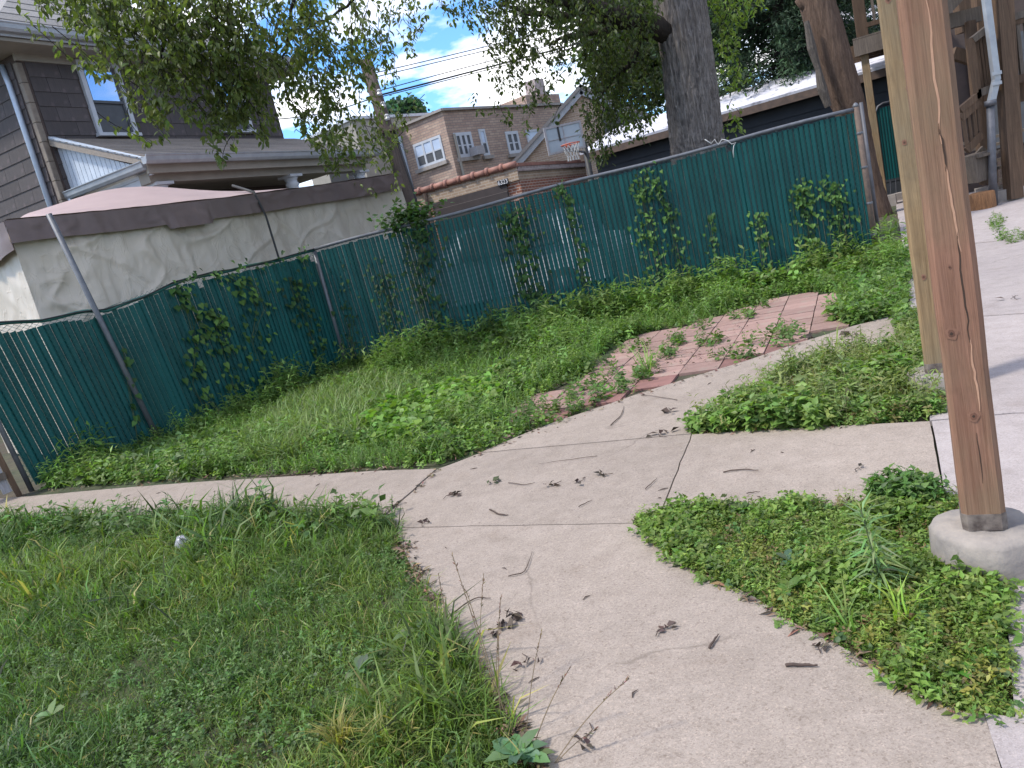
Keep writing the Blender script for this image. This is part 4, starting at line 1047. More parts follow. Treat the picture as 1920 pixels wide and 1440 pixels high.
for s in (-1, 1):
    for xa, xb in ((-1.35, -0.55), (-0.48, 0.4)):
        MB().plate([(xa - 0.1, s * 0.9, 1.1), (xb + 0.12, s * 0.9, 1.1), (xb, s * 0.775, 1.58), (xa + 0.08, s * 0.775, 1.58)], 0.02 * -s).build('side_window', M['screen'], car)
    for x in (-1.4, 1.4):
        w = MB().tube([(x, s * 0.72, 0.33), (x, s * 0.92, 0.33)], 0.33, 20).build('wheel', M['tyre'], car, True)
        MB().tube([(x, s * 0.90, 0.33), (x, s * 0.935, 0.33)], 0.2, 16).build('rim', M['steel'], w, True)
for s in (-1, 1): MB().box((2.16, s * 0.62, 0.72), (0.12, 0.34, 0.15)).build('headlight', M['porcelain'], car)
MB().plate([(0.62, -0.7, 1.64), (0.62, 0.7, 1.64), (1.16, 0.78, 1.13), (1.16, -0.78, 1.13)], 0.02).build('windscreen', M['screen'], car)

# ================================================================== TIMBER POSTS
def rough_disc(mb, c, r, z0, z1, seed, n=28, taper=0.0):
    ring = []
    for z, k in ((z0, 1.0), ((z0 + z1) / 2, 1.0 - taper * 0.5), (z1 - 0.015, 1.0 - taper), (z1, 0.93 - taper), (z1 + 0.004, 0.5), (z1 + 0.006, 0.05)):
        ring.append([(c[0] + r * k * (1 + 0.11 * (fbm(math.cos(a) * 2.6 + 7, math.sin(a) * 2.6 + z * 14, seed, 3) - 0.5) * 2) * math.cos(a),
                      c[1] + r * k * (1 + 0.11 * (fbm(math.cos(a) * 2.6 + 7, math.sin(a) * 2.6 + z * 14, seed, 3) - 0.5) * 2) * math.sin(a), z + 0.008 * vnoise(math.cos(a) * 4, math.sin(a) * 4, seed + 2)) for a in np.linspace(0, 2 * math.pi, n, endpoint=False)])
    vs_ = [p for q in ring for p in q]
    return mb.add(vs_, [(i * n + k, i * n + (k + 1) % n, (i + 1) * n + (k + 1) % n, (i + 1) * n + k) for i in range(len(ring) - 1) for k in range(n)] + [tuple(range((len(ring) - 1) * n, len(ring) * n))])
PW = 0.142
def timber_post(px, py, zf, mat, label, PW=PW, h=4.2):
    b = G(px, py, zf); c = b + AX * PW * 0.5
    t = thing('timber_post', label, 'post', (c[0], c[1], zf + 0.012), LOT_ROT)
    mb = MB(); ns = 24; ring = []
    for i in range(ns + 1):
        z = h * i / ns; j = 0.0015 * math.sin(i * 1.7)
        x = PW / 2 + min(j, 0.0008); bv = 0.015
        ring += [(-x + bv, -x, z), (x - bv, -x, z), (x, -x + bv, z), (x, x - bv, z), (x - bv, x, z), (-x + bv, x, z), (-x, x - bv, z), (-x, -x + bv, z)]
    mb.add(ring, [(i * 8 + k, i * 8 + (k + 1) % 8, (i + 1) * 8 + (k + 1) % 8, (i + 1) * 8 + k) for i in range(ns) for k in range(8)] + [tuple(range(7, -1, -1)), tuple(range(ns * 8, ns * 8 + 8))])
    mb.build('shaft', mat, t)
    MB().box((0, 0, 0.026), (PW + 0.004, PW + 0.004, 0.056), 0, 0.016).build('stained_foot', M['stain'], t)
    return t, c
p1, c1w = timber_post(1849, 1000, 0.135, M['post_red'], 'nearest square timber post with reddish face and long cracks, on a round footing', 0.122)
p2, c2w = timber_post(1763, 702, 0.10, M['post_tan'], 'weathered tan timber post just behind the nearest post')
FACE = {p1.name: -0.061 - 0.0012, p2.name: -PW / 2 - 0.0012}
face = FACE[p1.name]
def face_line(root, pts, w, mat, name):
    mb = MB()
    for (x0, z0), (x1, z1) in zip(pts, pts[1:]): pass
    n = len(pts); L_, R_ = [], []
    for i, (x, z) in enumerate(pts):
        ww = w * (0.25 + 0.75 * math.sin(math.pi * (i + 0.5) / n)); L_.append((x - ww / 2, face, z)); R_.append((x + ww / 2, face, z))
    vs_ = L_ + R_ + [(p[0], face + 0.004, p[2]) for p in L_] + [(p[0], face + 0.004, p[2]) for p in R_]
    fs = [(i, n + i, n + i + 1, i + 1) for i in range(n - 1)]
    return MB().add(vs_, fs).build(name, mat, root)
def jag(x0, z0, x1, z1, n, a, seed):
    return [(x0 + (x1 - x0) * t + a * (vnoise(t * 9, seed, 3) - 0.5) * 2, z0 + (z1 - z0) * t) for t in np.linspace(0, 1, n)]
face_line(p1, jag(0.012, 1.62, 0.006, 1.22, 14, 0.004, 1.3), 0.0065, M['split'], 'pale_split')
face_line(p1, jag(0.004, 1.28, 0.010, 1.14, 10, 0.003, 4.1), 0.0055, M['crack'], 'crack')
face_line(p1, jag(0.008, 1.16, 0.022, 0.90, 12, 0.003, 2.6), 0.0065, M['split'], 'pale_split')
face_line(p1, jag(0.018, 0.96, 0.018, 0.62, 16, 0.004, 6.2), 0.0055, M['crack'], 'crack')
face_line(p1, jag(0.018, 0.63, 0.022, 0.40, 12, 0.003, 8.8), 0.0065, M['split'], 'pale_split')
face_line(p1, jag(0.006, 0.33, 0.008, 0.16, 8, 0.002, 3.8), 0.003, M['crack'], 'crack')
def knot(root, x, z, r):
    n = 16
    for kk, (rr, dy, mt_) in enumerate(((1.0, 0.0006, 'knot_ring'), (0.62, 0.0012, 'knot'), (0.25, 0.0018, 'crack'))):
        y = face - dy; sd = int(z * 100) + kk
        MB().add([(x, y - 0.0004, z)] + [(x + r * rr * (0.7 + 0.5 * vnoise(math.cos(a) * 2 + 9, math.sin(a) * 2 + 9, sd)) * math.cos(a), y, z + r * rr * (0.9 + 0.6 * vnoise(math.cos(a) * 2 + 3, math.sin(a) * 2 + 9, sd)) * math.sin(a)) for a in np.linspace(0, 2 * math.pi, n, endpoint=False)],
                 [(0, 1 + k, 1 + (k + 1) % n) for k in range(n)]).build('knot', M[mt_], root)
knot(p1, -0.028, 0.655, 0.017); knot(p1, 0.004, 0.385, 0.016); knot(p1, -0.012, 0.86, 0.006)
face = FACE[p2.name]
for z, x in ((0.55, -0.02), (1.28, -0.03), (1.55, 0.02), (2.0, -0.02)): knot(p2, x, z, 0.013)
for cw, zf, r, lb, sd in ((c1w, 0.135, 0.17, 'round concrete footing under the nearest timber post', 3), (c2w, 0.10, 0.19, 'low round concrete footing under the second timber post', 8)):
    o = rough_disc(MB(), (cw[0], cw[1]), r, -0.05, zf, sd, 30, 0.06).build('concrete_footing', M['footing'], None, True); tag(o, lb, 'footing')

# third post with landing, gate, far porch
t3b = G(1659, 386, 0.0); Y3 = t3b[1]
land = thing('porch_landing', 'raised timber landing on a slim post with railing, beyond the fence end', 'porch', (t3b[0], t3b[1], 0), LOT_ROT)
def L3(px, py): w = at(px, py, Y3) - t3b; return np.array([np.dot(w, -BX), np.dot(w, AX), w[2] + t3b[2]])
blk = MB().box((0, 0, 0.1), (0.55, 0.5, 0.28), 0, 0.02).build('base_block', M['cinder'], land)
zl = L3(1635, 100)[2]
MB().box((0, 0, zl / 2 + 0.1), (0.17, 0.17, zl - 0.2), 0, 0.01).build('post', M['post_tan'], land)
MB().box((0.02, -0.02, zl + 1.35), (0.26, 0.2, 2.7), 0, 0.01).build('upper_post', M['deck'], land)
MB().box((1.3, -0.14, zl + 0.18), (3.0, 0.08, 0.36)).build('landing_beam', M['deck_grey'], land)
for k in range(3): MB().box((0.9 + 0.0 * k, 0.25 + k * 0.6, zl + 0.16), (2.6, 0.06, 0.28)).build('joist', M['deck'], land)
for k in range(10): MB().box((1.3, -0.05 + k * 0.2, zl + 0.39), (3.0, 0.18, 0.035)).build('deck_board', M['deck_grey'], land)
for k in range(9): MB().box((0.3 + k * 0.26, -0.08, zl + 1.1), (0.06, 0.05, 1.0)).build('baluster', M['deck_grey'], land)
for z in (0.62, 1.62): MB().box((1.3, -0.08, zl + z), (2.4, 0.09, 0.1)).build('rail', M['deck'], land)

gy = 19.8; ga = at(1650, 195, gy); gb = at(1712, 345, gy)
grn = thing('green_gate', 'narrow green slat gate in the passage behind the far post', 'gate', (ga[0] - 0.15, gy, 0), -0.25)
gh = ga[2]
MB().tube([(0, 0, 0.1), (0, 0, gh - 0.2), (0.08, 0, gh - 0.05), (0.2, 0, gh), (1.3, 0, gh), (1.4, 0, gh - 0.15), (1.4, 0, 0.1), (0, 0, 0.1)], 0.028, 8).build('frame', M['iron'], grn, True)
for k in range(20):
    sk = link_mesh('slat', slat_mesh, grn, (0.07 + k * 0.068, 0, 0.55), None, (1.05, 1, gh - 0.65))
for k in range(10): MB().tube([(0.1 + k * 0.13, 0, 0.1), (0.14 + k * 0.13, 0.01, 0.58)], 0.008, 5).build('bar', M['iron'], grn)
sill = MB().box((0.7, -0.15, 0.07), (1.8, 0.35, 0.22), 0, 0.02).build('sill_block', M['cinder'], grn)
fp = at(1614, 192, 12.0); o = MB().tube([(fp[0], fp[1], -0.05), (fp[0], fp[1], fp[2])], 0.028, 8).build('steel_gate_post', M['iron'], None, True); tag(o, 'thin steel gate post beside the dead trunk', 'post')

# ---- stair porch on the right
SY = 13.2
sp0 = at(1860, 380, SY)
por = thing('stair_porch', 'brown timber back porch with stairs and railings at the right edge', 'porch')
def S(px, py, dy=0.0): return tuple(at(px, py, SY + dy))
def bm(name, a, b, w, h, mat='deck', dy=0.0, dy2=None, parent=por):
    return MB().beam(S(*a, dy), S(*b, dy if dy2 is None else dy2), w, h, (0, 1, 0)).build(name, M[mat], parent)
bm('post', (1871, -120), (1903, 372), 0.26, 0.2)
bm('post', (1832, -60), (1857, 345), 0.19, 0.17, dy=0.9)
bm('post', (1818, 40), (1848, 345), 0.14, 0.14, dy=0.5)
bm('post', (1800, -60), (1812, 60), 0.3, 0.2, dy=1.6)
bm('beam', (1775, 42), (1835, 27), 0.24, 0.14, 'deck_grey', dy=0.6)
bm('beam', (1770, 20), (1802, -14), 0.2, 0.12, 'deck_grey', dy=0.4)
bm('beam', (1786, 100), (1826, 112), 0.2, 0.12, dy=0.8)
bm('beam', (1893, 175), (1980, 160), 0.34, 0.1, dy=0.3)
bm('top_rail', (1822, 76), (1851, 53), 0.10, 0.12, 'deck_grey'); bm('bottom_rail', (1832, 176), (1866, 163), 0.12, 0.1, 'deck_grey')
bm('newel', (1819, 72), (1834, 186), 0.08, 0.1)
for k in range(3): bm('baluster', (1829 + k * 7, 78 - k * 5), (1841 + k * 7, 172 - k * 3), 0.055 if k else 0.1, 0.05, 'deck', dy=0.05)
bm('rail_panel', (1829, 85), (1843, 172), 0.17, 0.03, 'deck', dy=0.2)
bm('top_rail', (1881, 38), (1960, 14), 0.11, 0.12, 'deck_grey'); bm('top_rail', (1883, 48), (1960, 24), 0.1, 0.08); bm('bottom_rail', (1897, 152), (1970, 132), 0.13, 0.1)
for k in range(4): bm('baluster', (1906 + k * 16, 40 - k * 4), (1917 + k * 16, 148 - k * 4), 0.06, 0.05, 'deck_grey')
# stair: stringers, treads, sloping rails
bm('stair_rail', (1799, 207), (1834, 178), 0.1, 0.1); bm('stair_rail', (1801, 222), (1836, 190), 0.13, 0.06)
bm('stair_rail', (1812, 283), (1840, 252), 0.12, 0.08)
for k in range(4): bm('baluster', (1806 + k * 9, 220 - k * 8), (1814 + k * 8, 280 - k * 8), 0.05, 0.04)
bm('stringer', (1800, 340), (1852, 285), 0.3, 0.06, 'deck_grey', dy=0.3)
for k in range(5):
    a = at(1800 + k * 10, 330 - k * 17, SY + 0.8 + 0.25 * k); MB().box((a[0] + 0.2, a[1], a[2]), (1.1, 0.32, 0.05), LOT_ROT).build('tread', M['deck_grey'], por)
bm('step_box', (1812, 320), (1846, 309), 0.46, 0.5, 'deck_grey', dy=0.2)
bm('step_top', (1812, 297), (1847, 288), 0.05, 0.7, 'deck_grey', dy=0.2)
bm('rod', (1874, 195), (1884, 340), 0.05, 0.05, 'rust', dy=0.2)
a = S(1905, 385); MB().box((a[0], a[1] + 0.15, 0.08), (0.52, 0.36, 0.26), LOT_ROT, 0.02).build('footing_block', M['cinder'], por)
a = S(1849, 352, 0.5); MB().box((a[0], a[1], 0.12), (0.34, 0.34, 0.34), LOT_ROT, 0.02).build('footing_block', M['cinder'], por)
for k in range(6):
    a = at(1915 + k * 4, 345 - k * 14, SY + 1.5); MB().box((a[0] + 0.6, a[1], a[2]), (1.8, 0.12, 0.09), LOT_ROT).build('plank', M['deck_grey'], por)
# drainpipe
dr = thing('drain_pipe', 'pale metal downspout feeding a dark iron standpipe at the porch', 'drain pipe')
MB().beam(S(1838, -90, -0.12), S(1868, 150, -0.12), 0.105, 0.09, (0, 1, 0)).build('downspout', M['gutter'], dr)
MB().beam(S(1868, 148, -0.12), S(1858, 193, -0.12), 0.10, 0.085, (0, 1, 0)).build('elbow', M['gutter'], dr)
for y in (136, 155): MB().beam(S(1860, y + 3, -0.19), S(1878, y - 1, -0.19), 0.055, 0.02, (0, 1, 0)).build('strap', M['gutter'], dr)
ps, pe_ = np.array(S(1857, 195, -0.12)), np.array(S(1863, 388, -0.12))
pe_[2] = -0.02
MB().tube([ps, (ps + pe_) / 2, pe_], [0.062, 0.062, 0.066], 14).build('standpipe', M['iron'], dr, True)
MB().tube([ps + np.array([0, 0, -0.03]), ps + np.array([0, 0, 0.06])], 0.09, 14).build('collar', M['iron'], dr, True)
a = S(1842, 386, -0.15); o = rough_disc(MB(), (a[0], a[1]), 0.21, -0.03, 0.27, 12, 18, 0.1).build('wood_stump', M['stump'], None, True); tag(o, 'short rotten wood stump beside the iron standpipe', 'stump')
# the brick house the porch belongs to
bh = at(1900, 100, 16.2)
rh = thing('brick_back_house', 'dark brick rear wall behind the timber stair porch', 'house', (bh[0] - 2.3, bh[1] + 0.9, 0), LOT_ROT)
MB().box((4.1, 3.0, 4.0), (7.0, 5.0, 8.0)).build('wall', M['siding_dark'], rh)
MB().box((0.95, 0.2, 1.9), (0.5, 0.5, 3.8)).build('brick_pier', M['brick_red'], rh)
MB().box((2.2, 0.46, 1.9), (1.1, 0.1, 2.2)).build('door', M['screen'], rh)
MB().box((3.9, 0.46, 2.2), (1.3, 0.1, 1.2)).build('window', M['glass'], rh)

# ================================================================== TREES
def trunk_mesh(pts, rad, nseg=44, nz=70, amp=0.05, seed=1, flare=0.0, freq=3.2):
    pts = np.array(pts, float); rad = np.array(rad, float)
    t = np.linspace(0, 1, len(pts)); tt = np.linspace(0, 1, nz)
    C_ = np.stack([np.interp(tt, t, pts[:, i]) for i in range(3)], 1); R_ = np.interp(tt, t, rad)
    # smooth centreline
    for _ in range(6): C_[1:-1] = (C_[:-2] + C_[1:-1] * 2 + C_[2:]) / 4
    a = np.linspace(0, 2 * np.pi, nseg, endpoint=False); vs_ = []
    for i in range(nz):
        ln = np.linalg.norm(C_[i] - C_[0])
        warp = 0.5 * np.sin(ln * 2.1 + seed)
        rid = 1 - np.abs(2 * fbm((a + 0.12 * warp) * R_[i] * freq * 6 + 50, np.full_like(a, ln * freq * 0.55), seed, 3) - 1)
        big = fbm(np.cos(a) * 1.2 + 5, np.sin(a) * 1.2 + ln * 0.5, seed + 9, 2) - 0.5
        r = R_[i] * (1 + 0.16 * big) + amp * (rid ** 1.5 - 0.5) + flare * np.exp(-ln * 2.2) * (0.6 + 0.4 * np.sin(a * 5 + seed))
        vs_ += [(C_[i][0] + q * math.cos(b), C_[i][1] + q * math.sin(b), C_[i][2]) for q, b in zip(r, a)]
    fs = [(i * nseg + k, i * nseg + (k + 1) % nseg, (i + 1) * nseg + (k + 1) % nseg, (i + 1) * nseg + k) for i in range(nz - 1) for k in range(nseg)]
    fs += [tuple(range((nz - 1) * nseg, nz * nseg))]
    return MB().add(vs_, fs)
def polyline3(px, Y):
    return [at(x, y, Y if not isinstance(Y, (list, tuple)) else Y[i]) for i, (x, y) in enumerate(px)]
EY = 12.2
tb = at(1306, 262, EY); tb0 = np.array([tb[0] + 0.08, EY, -0.1])
elm = thing('elm_tree', 'large elm with thick grey ridged trunk and drooping branches over the yard', 'tree', (tb0[0], tb0[1], 0))
def E_(pts): return [np.asarray(p, float) - np.array([tb0[0], tb0[1], 0]) for p in pts]
tpts = E_([tb0, at(1310, 300, EY), tb, at(1291, 130, EY), at(1274, 0, EY), at(1258, -130, EY), at(1235, -280, EY)])
trunk_mesh(tpts, [0.46, 0.41, 0.40, 0.375, 0.375, 0.38, 0.34], 150, 170, 0.06, 4, 0.12, 5.2).build('trunk', M['bark'], elm, True)
limbs = [
 ([(1285, 75), (1215, 45), (1160, 30), (1090, 10), (1000, -25), (900, -70), (760, -110), (600, -130)], [12.2, 12.0, 11.8, 11.7, 11.5, 11.2, 10.9, 10.6], [0.17, 0.165, 0.15, 0.13, 0.11, 0.09, 0.07, 0.05]),
 ([(1255, -150), (1100, -240), (900, -250), (700, -240), (500, -215), (300, -190), (120, -150)], [12.2, 11.6, 11.0, 10.4, 10.0, 9.6, 9.4], [0.3, 0.22, 0.18, 0.14, 0.11, 0.08, 0.05]),
 ([(1250, -230), (1400, -300), (1550, -330)], [12.2, 12.6, 13.0], [0.28, 0.2, 0.1]),
 ([(1120, 18), (1060, 30), (990, 25), (930, 5)], [11.7, 12.0, 12.3, 12.6], [0.07, 0.05, 0.035, 0.02]),
 ([(1180, 38), (1130, 60), (1080, 62), (1020, 85)], [11.8, 12.2, 12.6, 13.0], [0.07, 0.05, 0.035, 0.02]),
 ([(1215, 60), (1190, 110), (1150, 150), (1120, 190)], [12.0, 12.4, 12.8, 13.0], [0.06, 0.04, 0.03, 0.015]),
 ([(600, -130), (560, -40), (545, 30), (530, 120)], [10.6, 10.5, 10.4, 10.4], [0.04, 0.03, 0.02, 0.01]),
 ([(300, -190), (290, -60), (310, 40), (300, 150)], [9.6, 9.6, 9.5, 9.5], [0.05, 0.035, 0.02, 0.01]),
 ([(500, -215), (440, -80), (400, 20), (420, 110)], [10.0, 9.9, 9.8, 9.8], [0.05, 0.035, 0.02, 0.01]),
 ([(760, -110), (700, -30), (640, 20), (560, 60)], [10.9, 11.0, 11.2, 11.3], [0.04, 0.025, 0.018, 0.01]),
]
for px, Yl, rd in limbs:
    pts = E_(polyline3(px, Yl)); pts = np.array(pts)
    t = np.linspace(0, 1, len(pts)); tt = np.linspace(0, 1, 24)
    cl = np.stack([np.interp(tt, t, pts[:, i]) for i in range(3)], 1)
    for _ in range(3): cl[1:-1] = (cl[:-2] + 2 * cl[1:-1] + cl[2:]) / 4
    cl[1:-1] += RNG.normal(size=(22, 3)) * 0.012
    MB().tube(cl, list(np.interp(tt, t, rd)), 9).build('limb', M['bark_dark'], elm, True)

def strands(cloud, twigs, boxes, leaf, base, base2, scale=(0.06, 0.09), up=1.0, root=np.zeros(3), lps=26, seed=5, droop=0.9, thin=0.85):
    """drooping twigs with alternate leaves; boxes: (px, py, rx, ry, Y, dY, count)"""
    rng = np.random.default_rng(seed)
    for (cx, cy, rx, ry, Y, dY, cnt) in boxes:
        for _ in range(int(cnt * thin)):
            a = rng.uniform(0, 2 * np.pi); r = math.sqrt(rng.uniform(0, 1))
            yy = Y + rng.normal() * dY
            tip = at(cx + rx * r * math.cos(a), cy + ry * r * math.sin(a), yy)
            ln = rng.uniform(0.35, 0.95) * up
            d = np.array([rng.normal() * 0.45, rng.normal() * 0.45, 1.0]); d /= np.linalg.norm(d)
            top = tip + d * ln
            side_ = np.array([rng.normal(), rng.normal(), 0]) * 0.12 * ln
            ts = np.linspace(0, 1, 6)
            cv = [top * (1 - t) + tip * t + side_ * 4 * t * (1 - t) for t in ts]
            if rng.random() < 0.6: twigs.tube([np.array(p) - root for p in cv], [0.006, 0.005, 0.0045, 0.004, 0.003, 0.002], 3, False)
            n = max(6, int(lps * ln))
            u = rng.uniform(0.05, 1.0, n) ** 0.8
            P = top[None] * (1 - u[:, None]) + tip[None] * u[:, None] + side_[None] * (4 * u * (1 - u))[:, None] + rng.normal(size=(n, 3)) * 0.035 * up
            yaw = rng.uniform(0, 2 * np.pi, n); tilt = -rng.uniform(0.25, 1.35, n) * droop; roll = rng.normal(size=n) * 0.6
            k = rng.uniform(0, 1, (n, 1)) ** 1.6
            col = tints(n, base, 0.22, 0.08, rng) * (1 - k * 0.5) + np.asarray(base2)[None] * k * 0.5
            cloud.put(leaf, P - root, yaw, tilt, roll, rng.uniform(*scale, n), col)
ELM = T([(0, 0, 0), (0.24, 0.33, 0.07), (0.19, 0.66, 0.05), (0, 1, -0.12), (-0.19, 0.66, 0.05), (-0.24, 0.33, 0.07), (0, 0.5, -0.01)],
        [(0, 1, 6), (1, 2, 6), (2, 3, 6), (3, 4, 6), (4, 5, 6), (5, 0, 6)])
er = np.array([tb0[0], tb0[1], 0])
tw = MB(); cl = Cloud()
left_boxes = [  # px, py, rx, ry, Y, dY, strands
 (120, 10, 60, 22, 9.4, 0.3, 22), (70, 55, 14, 14, 9.3, 0.2, 3), (195, 40, 70, 35, 9.5, 0.35, 45), (185, 130, 35, 25, 9.4, 0.25, 16), (250, 60, 70, 55, 9.6, 0.4, 60),
 (310, 110, 75, 70, 9.6, 0.4, 90), (270, 170, 30, 45, 9.5, 0.3, 22), (300, 215, 18, 50, 9.5, 0.2, 18), (390, 90, 80, 70, 9.8, 0.4, 90),
 (370, 190, 45, 40, 9.7, 0.3, 26), (430, 190, 45, 55, 9.9, 0.3, 50), (415, 255, 30, 40, 9.8, 0.25, 20), (480, 130, 50, 60, 10.0, 0.4, 60), (470, 225, 40, 35, 10.0, 0.3, 30),
 (500, 250, 18, 22, 10.0, 0.3, 8), (540, 100, 60, 80, 10.4, 0.5, 34), (600, 70, 70, 70, 10.6, 0.6, 34), (570, 190, 50, 60, 10.5, 0.5, 36), (610, 250, 40, 40, 10.6, 0.4, 24),
 (650, 170, 45, 90, 10.8, 0.5, 34), (680, 60, 70, 50, 11.0, 0.6, 22), (640, 300, 40, 30, 10.8, 0.4, 16), (700, 300, 45, 40, 11.6, 0.4, 16), (715, 255, 35, 30, 11.6, 0.4, 10),
 (440, 15, 80, 25, 10.0, 0.5, 44), (330, 10, 70, 25, 9.7, 0.5, 44), (560, 20, 70, 25, 10.4, 0.6, 22), (760, 80, 60, 70, 11.6, 0.6, 10), (800, 40, 50, 40, 11.6, 0.5, 10), (740, 150, 40, 40, 11.4, 0.5, 6), (690, 120, 30, 35, 11.2, 0.4, 20), (600, 130, 60, 60, 10.7, 0.5, 24), (720, 360, 20, 30, 13, 0.3, 4),
 (415, 305, 10, 22, 9.8, 0.1, 4), (290, 270, 8, 14, 9.5, 0.1, 3), (620, 318, 20, 14, 10.6, 0.2, 5), (765, 262, 20, 30, 12, 0.3, 5)]
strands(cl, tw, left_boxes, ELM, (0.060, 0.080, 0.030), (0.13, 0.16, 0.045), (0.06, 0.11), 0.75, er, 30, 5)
right_boxes = [
 (950, 45, 70, 40, 12.6, 0.6, 70), (1010, 90, 75, 50, 12.8, 0.7, 85), (960, 130, 45, 45, 12.8, 0.6, 34), (1090, 40, 80, 45, 12.6, 0.7, 80), (1150, 110, 60, 60, 12.8, 0.6, 90),
 (1190, 180, 50, 70, 13.0, 0.6, 100), (1125, 215, 32, 50, 13.0, 0.6, 50), (1160, 250, 60, 25, 13.2, 0.5, 42), (985, 185, 25, 40, 12.8, 0.5, 10), (1140, 165, 40, 40, 13.0, 0.6, 40),
 (1215, 90, 30, 60, 13.2, 0.5, 45), (1075, 130, 60, 30, 13.0, 0.5, 8), (1010, 15, 120, 22, 12.6, 0.6, 40), (1140, 15, 80, 22, 12.4, 0.6, 34), (1030, 160, 30, 25, 12.8, 0.5, 5),
 (870, 20, 30, 22, 12.0, 0.5, 8), (940, 165, 16, 20, 12.6, 0.4, 5), (1135, 305, 26, 16, 13.0, 0.3, 16), (1130, 45, 90, 40, 11.2, 0.3, 60), (1215, 60, 24, 50, 11.5, 0.2, 26), (1040, 20, 90, 25, 11.3, 0.3, 30), (980, 235, 40, 20, 11.6, 0.4, 7), (925, 215, 40, 20, 11.6, 0.4, 5), (1025, 215, 30, 30, 11.8, 0.4, 6)]
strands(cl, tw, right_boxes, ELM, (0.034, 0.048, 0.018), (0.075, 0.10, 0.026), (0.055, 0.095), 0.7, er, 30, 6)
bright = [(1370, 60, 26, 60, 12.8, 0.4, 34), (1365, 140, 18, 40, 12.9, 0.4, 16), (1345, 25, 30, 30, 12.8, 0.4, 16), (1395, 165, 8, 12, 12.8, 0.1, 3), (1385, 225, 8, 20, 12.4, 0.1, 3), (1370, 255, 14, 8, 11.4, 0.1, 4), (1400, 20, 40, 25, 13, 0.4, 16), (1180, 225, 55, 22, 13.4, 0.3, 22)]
strands(cl, tw, bright, ELM, (0.08, 0.125, 0.028), (0.15, 0.2, 0.04), (0.06, 0.10), 0.6, er, 28, 7)
# the crown above the picture
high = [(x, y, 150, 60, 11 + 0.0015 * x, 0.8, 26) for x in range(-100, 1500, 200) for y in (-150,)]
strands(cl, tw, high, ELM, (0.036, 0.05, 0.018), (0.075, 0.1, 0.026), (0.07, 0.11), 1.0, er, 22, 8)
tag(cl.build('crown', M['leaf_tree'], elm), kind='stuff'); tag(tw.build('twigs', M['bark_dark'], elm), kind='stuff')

# dead trunk
DY = 16.5
dpx = [(1643, 384), (1622, 310), (1602, 230), (1585, 180), (1562, 110), (1545, 50), (1528, -10), (1505, -90), (1490, -160)]
dpt = [at(x, y, DY) for x, y in dpx]; dpt[0][2] = -0.05
dead = thing('dead_trunk', 'bare brown dead tree trunk with peeling bark beside the fence end', 'tree', (dpt[0][0], dpt[0][1], 0))
dp = [p - np.array([dpt[0][0], dpt[0][1], 0]) for p in dpt]
trunk_mesh(dp, [0.25, 0.24, 0.29, 0.34, 0.36, 0.35, 0.32, 0.29, 0.2], 64, 90, 0.03, 9, 0.05, 3.0).build('trunk', M['deadwood'], dead, True)
fl_pts = [at(x, y, DY - 0.30) - np.array([dpt[0][0], dpt[0][1], 0]) for x, y in ((1512, 40), (1522, 90), (1534, 130), (1541, 165), (1553, 200))]
MB().tube(fl_pts, [0.05, 0.09, 0.06, 0.10, 0.07], 7).build('peeling_bark', M['bark_flake'], dead)
stb = at(1506, 8, DY) - np.array([dpt[0][0], dpt[0][1], 0]); MB().tube([stb + np.array([0.2, 0, -0.1]), stb, stb + np.array([-0.1, -0.02, 0.12])], [0.16, 0.11, 0.08], 10).build('branch_stub', M['deadwood'], dead, True)

# evergreen behind the dark garage
def conifer(name, label, px, py, Y, rpx, h, seed, n=26000, base=(0.018, 0.036, 0.018)):
    rng = np.random.default_rng(seed); c = at(px, py, Y); R_ = rpx * Y / 1470.0
    t = thing(name, label, 'tree', (c[0], Y, 0))
    MB().tube([(0, 0, -0.1), (0.05, 0, h * 0.5), (0, 0, h * 0.96)], [0.26, 0.16, 0.03], 10).build('trunk', M['bark_dark'], t, True)
    cl = Cloud(); nb = 620; tw_ = MB()
    per = n // nb
    for b in range(nb):
        zf = 1.2 + (h - 1.4) * rng.uniform(0, 1) ** 0.9; rr = R_ * (1 - (zf / h) ** 1.6) * rng.uniform(0.55, 1.05) + 0.25
        a = rng.uniform(0, 2 * np.pi); tip = np.array([rr * math.cos(a), rr * math.sin(a), zf - 0.25 * rr]); root_ = np.array([0, 0, zf])
        if b % 3 == 0: tw_.tube([root_, tip], [0.03, 0.008], 4, False)
        u = rng.uniform(0.35, 1, per); P = root_[None] + (tip - root_)[None] * u[:, None] + rng.normal(size=(per, 3)) * np.array([0.16, 0.16, 0.09])
        col = tints(per, np.array(base) * rng.uniform(0.65, 1.5), 0.2, 0.06, rng)
        cl.put(NARROW, P, a - np.pi / 2 + rng.normal(size=per) * 0.7, rng.normal(size=per) * 0.45 - 0.15, rng.normal(size=per) * 0.6, rng.uniform(0.12, 0.26, per), col)
    tag(cl.build('crown', M['needle'], t), kind='stuff'); tag(tw_.build('branches', M['bark_dark'], t), kind='stuff')
    return t
conifer('evergreen_tree', 'dark evergreen rising behind the white roofed garage, left of the dead trunk', 1470, 100, 25.0, 225, 14.5, 31, 80000, (0.026, 0.050, 0.024))
conifer('evergreen_tree', 'second dark evergreen crowding in behind the elm trunk', 1370, 100, 28.0, 210, 14.5, 32, 50000, (0.024, 0.046, 0.020))
conifer('evergreen_tree', 'farthest dark evergreen filling the gap above the dead trunk', 1560, 100, 31.0, 190, 15.0, 33, 40000, (0.022, 0.044, 0.022))
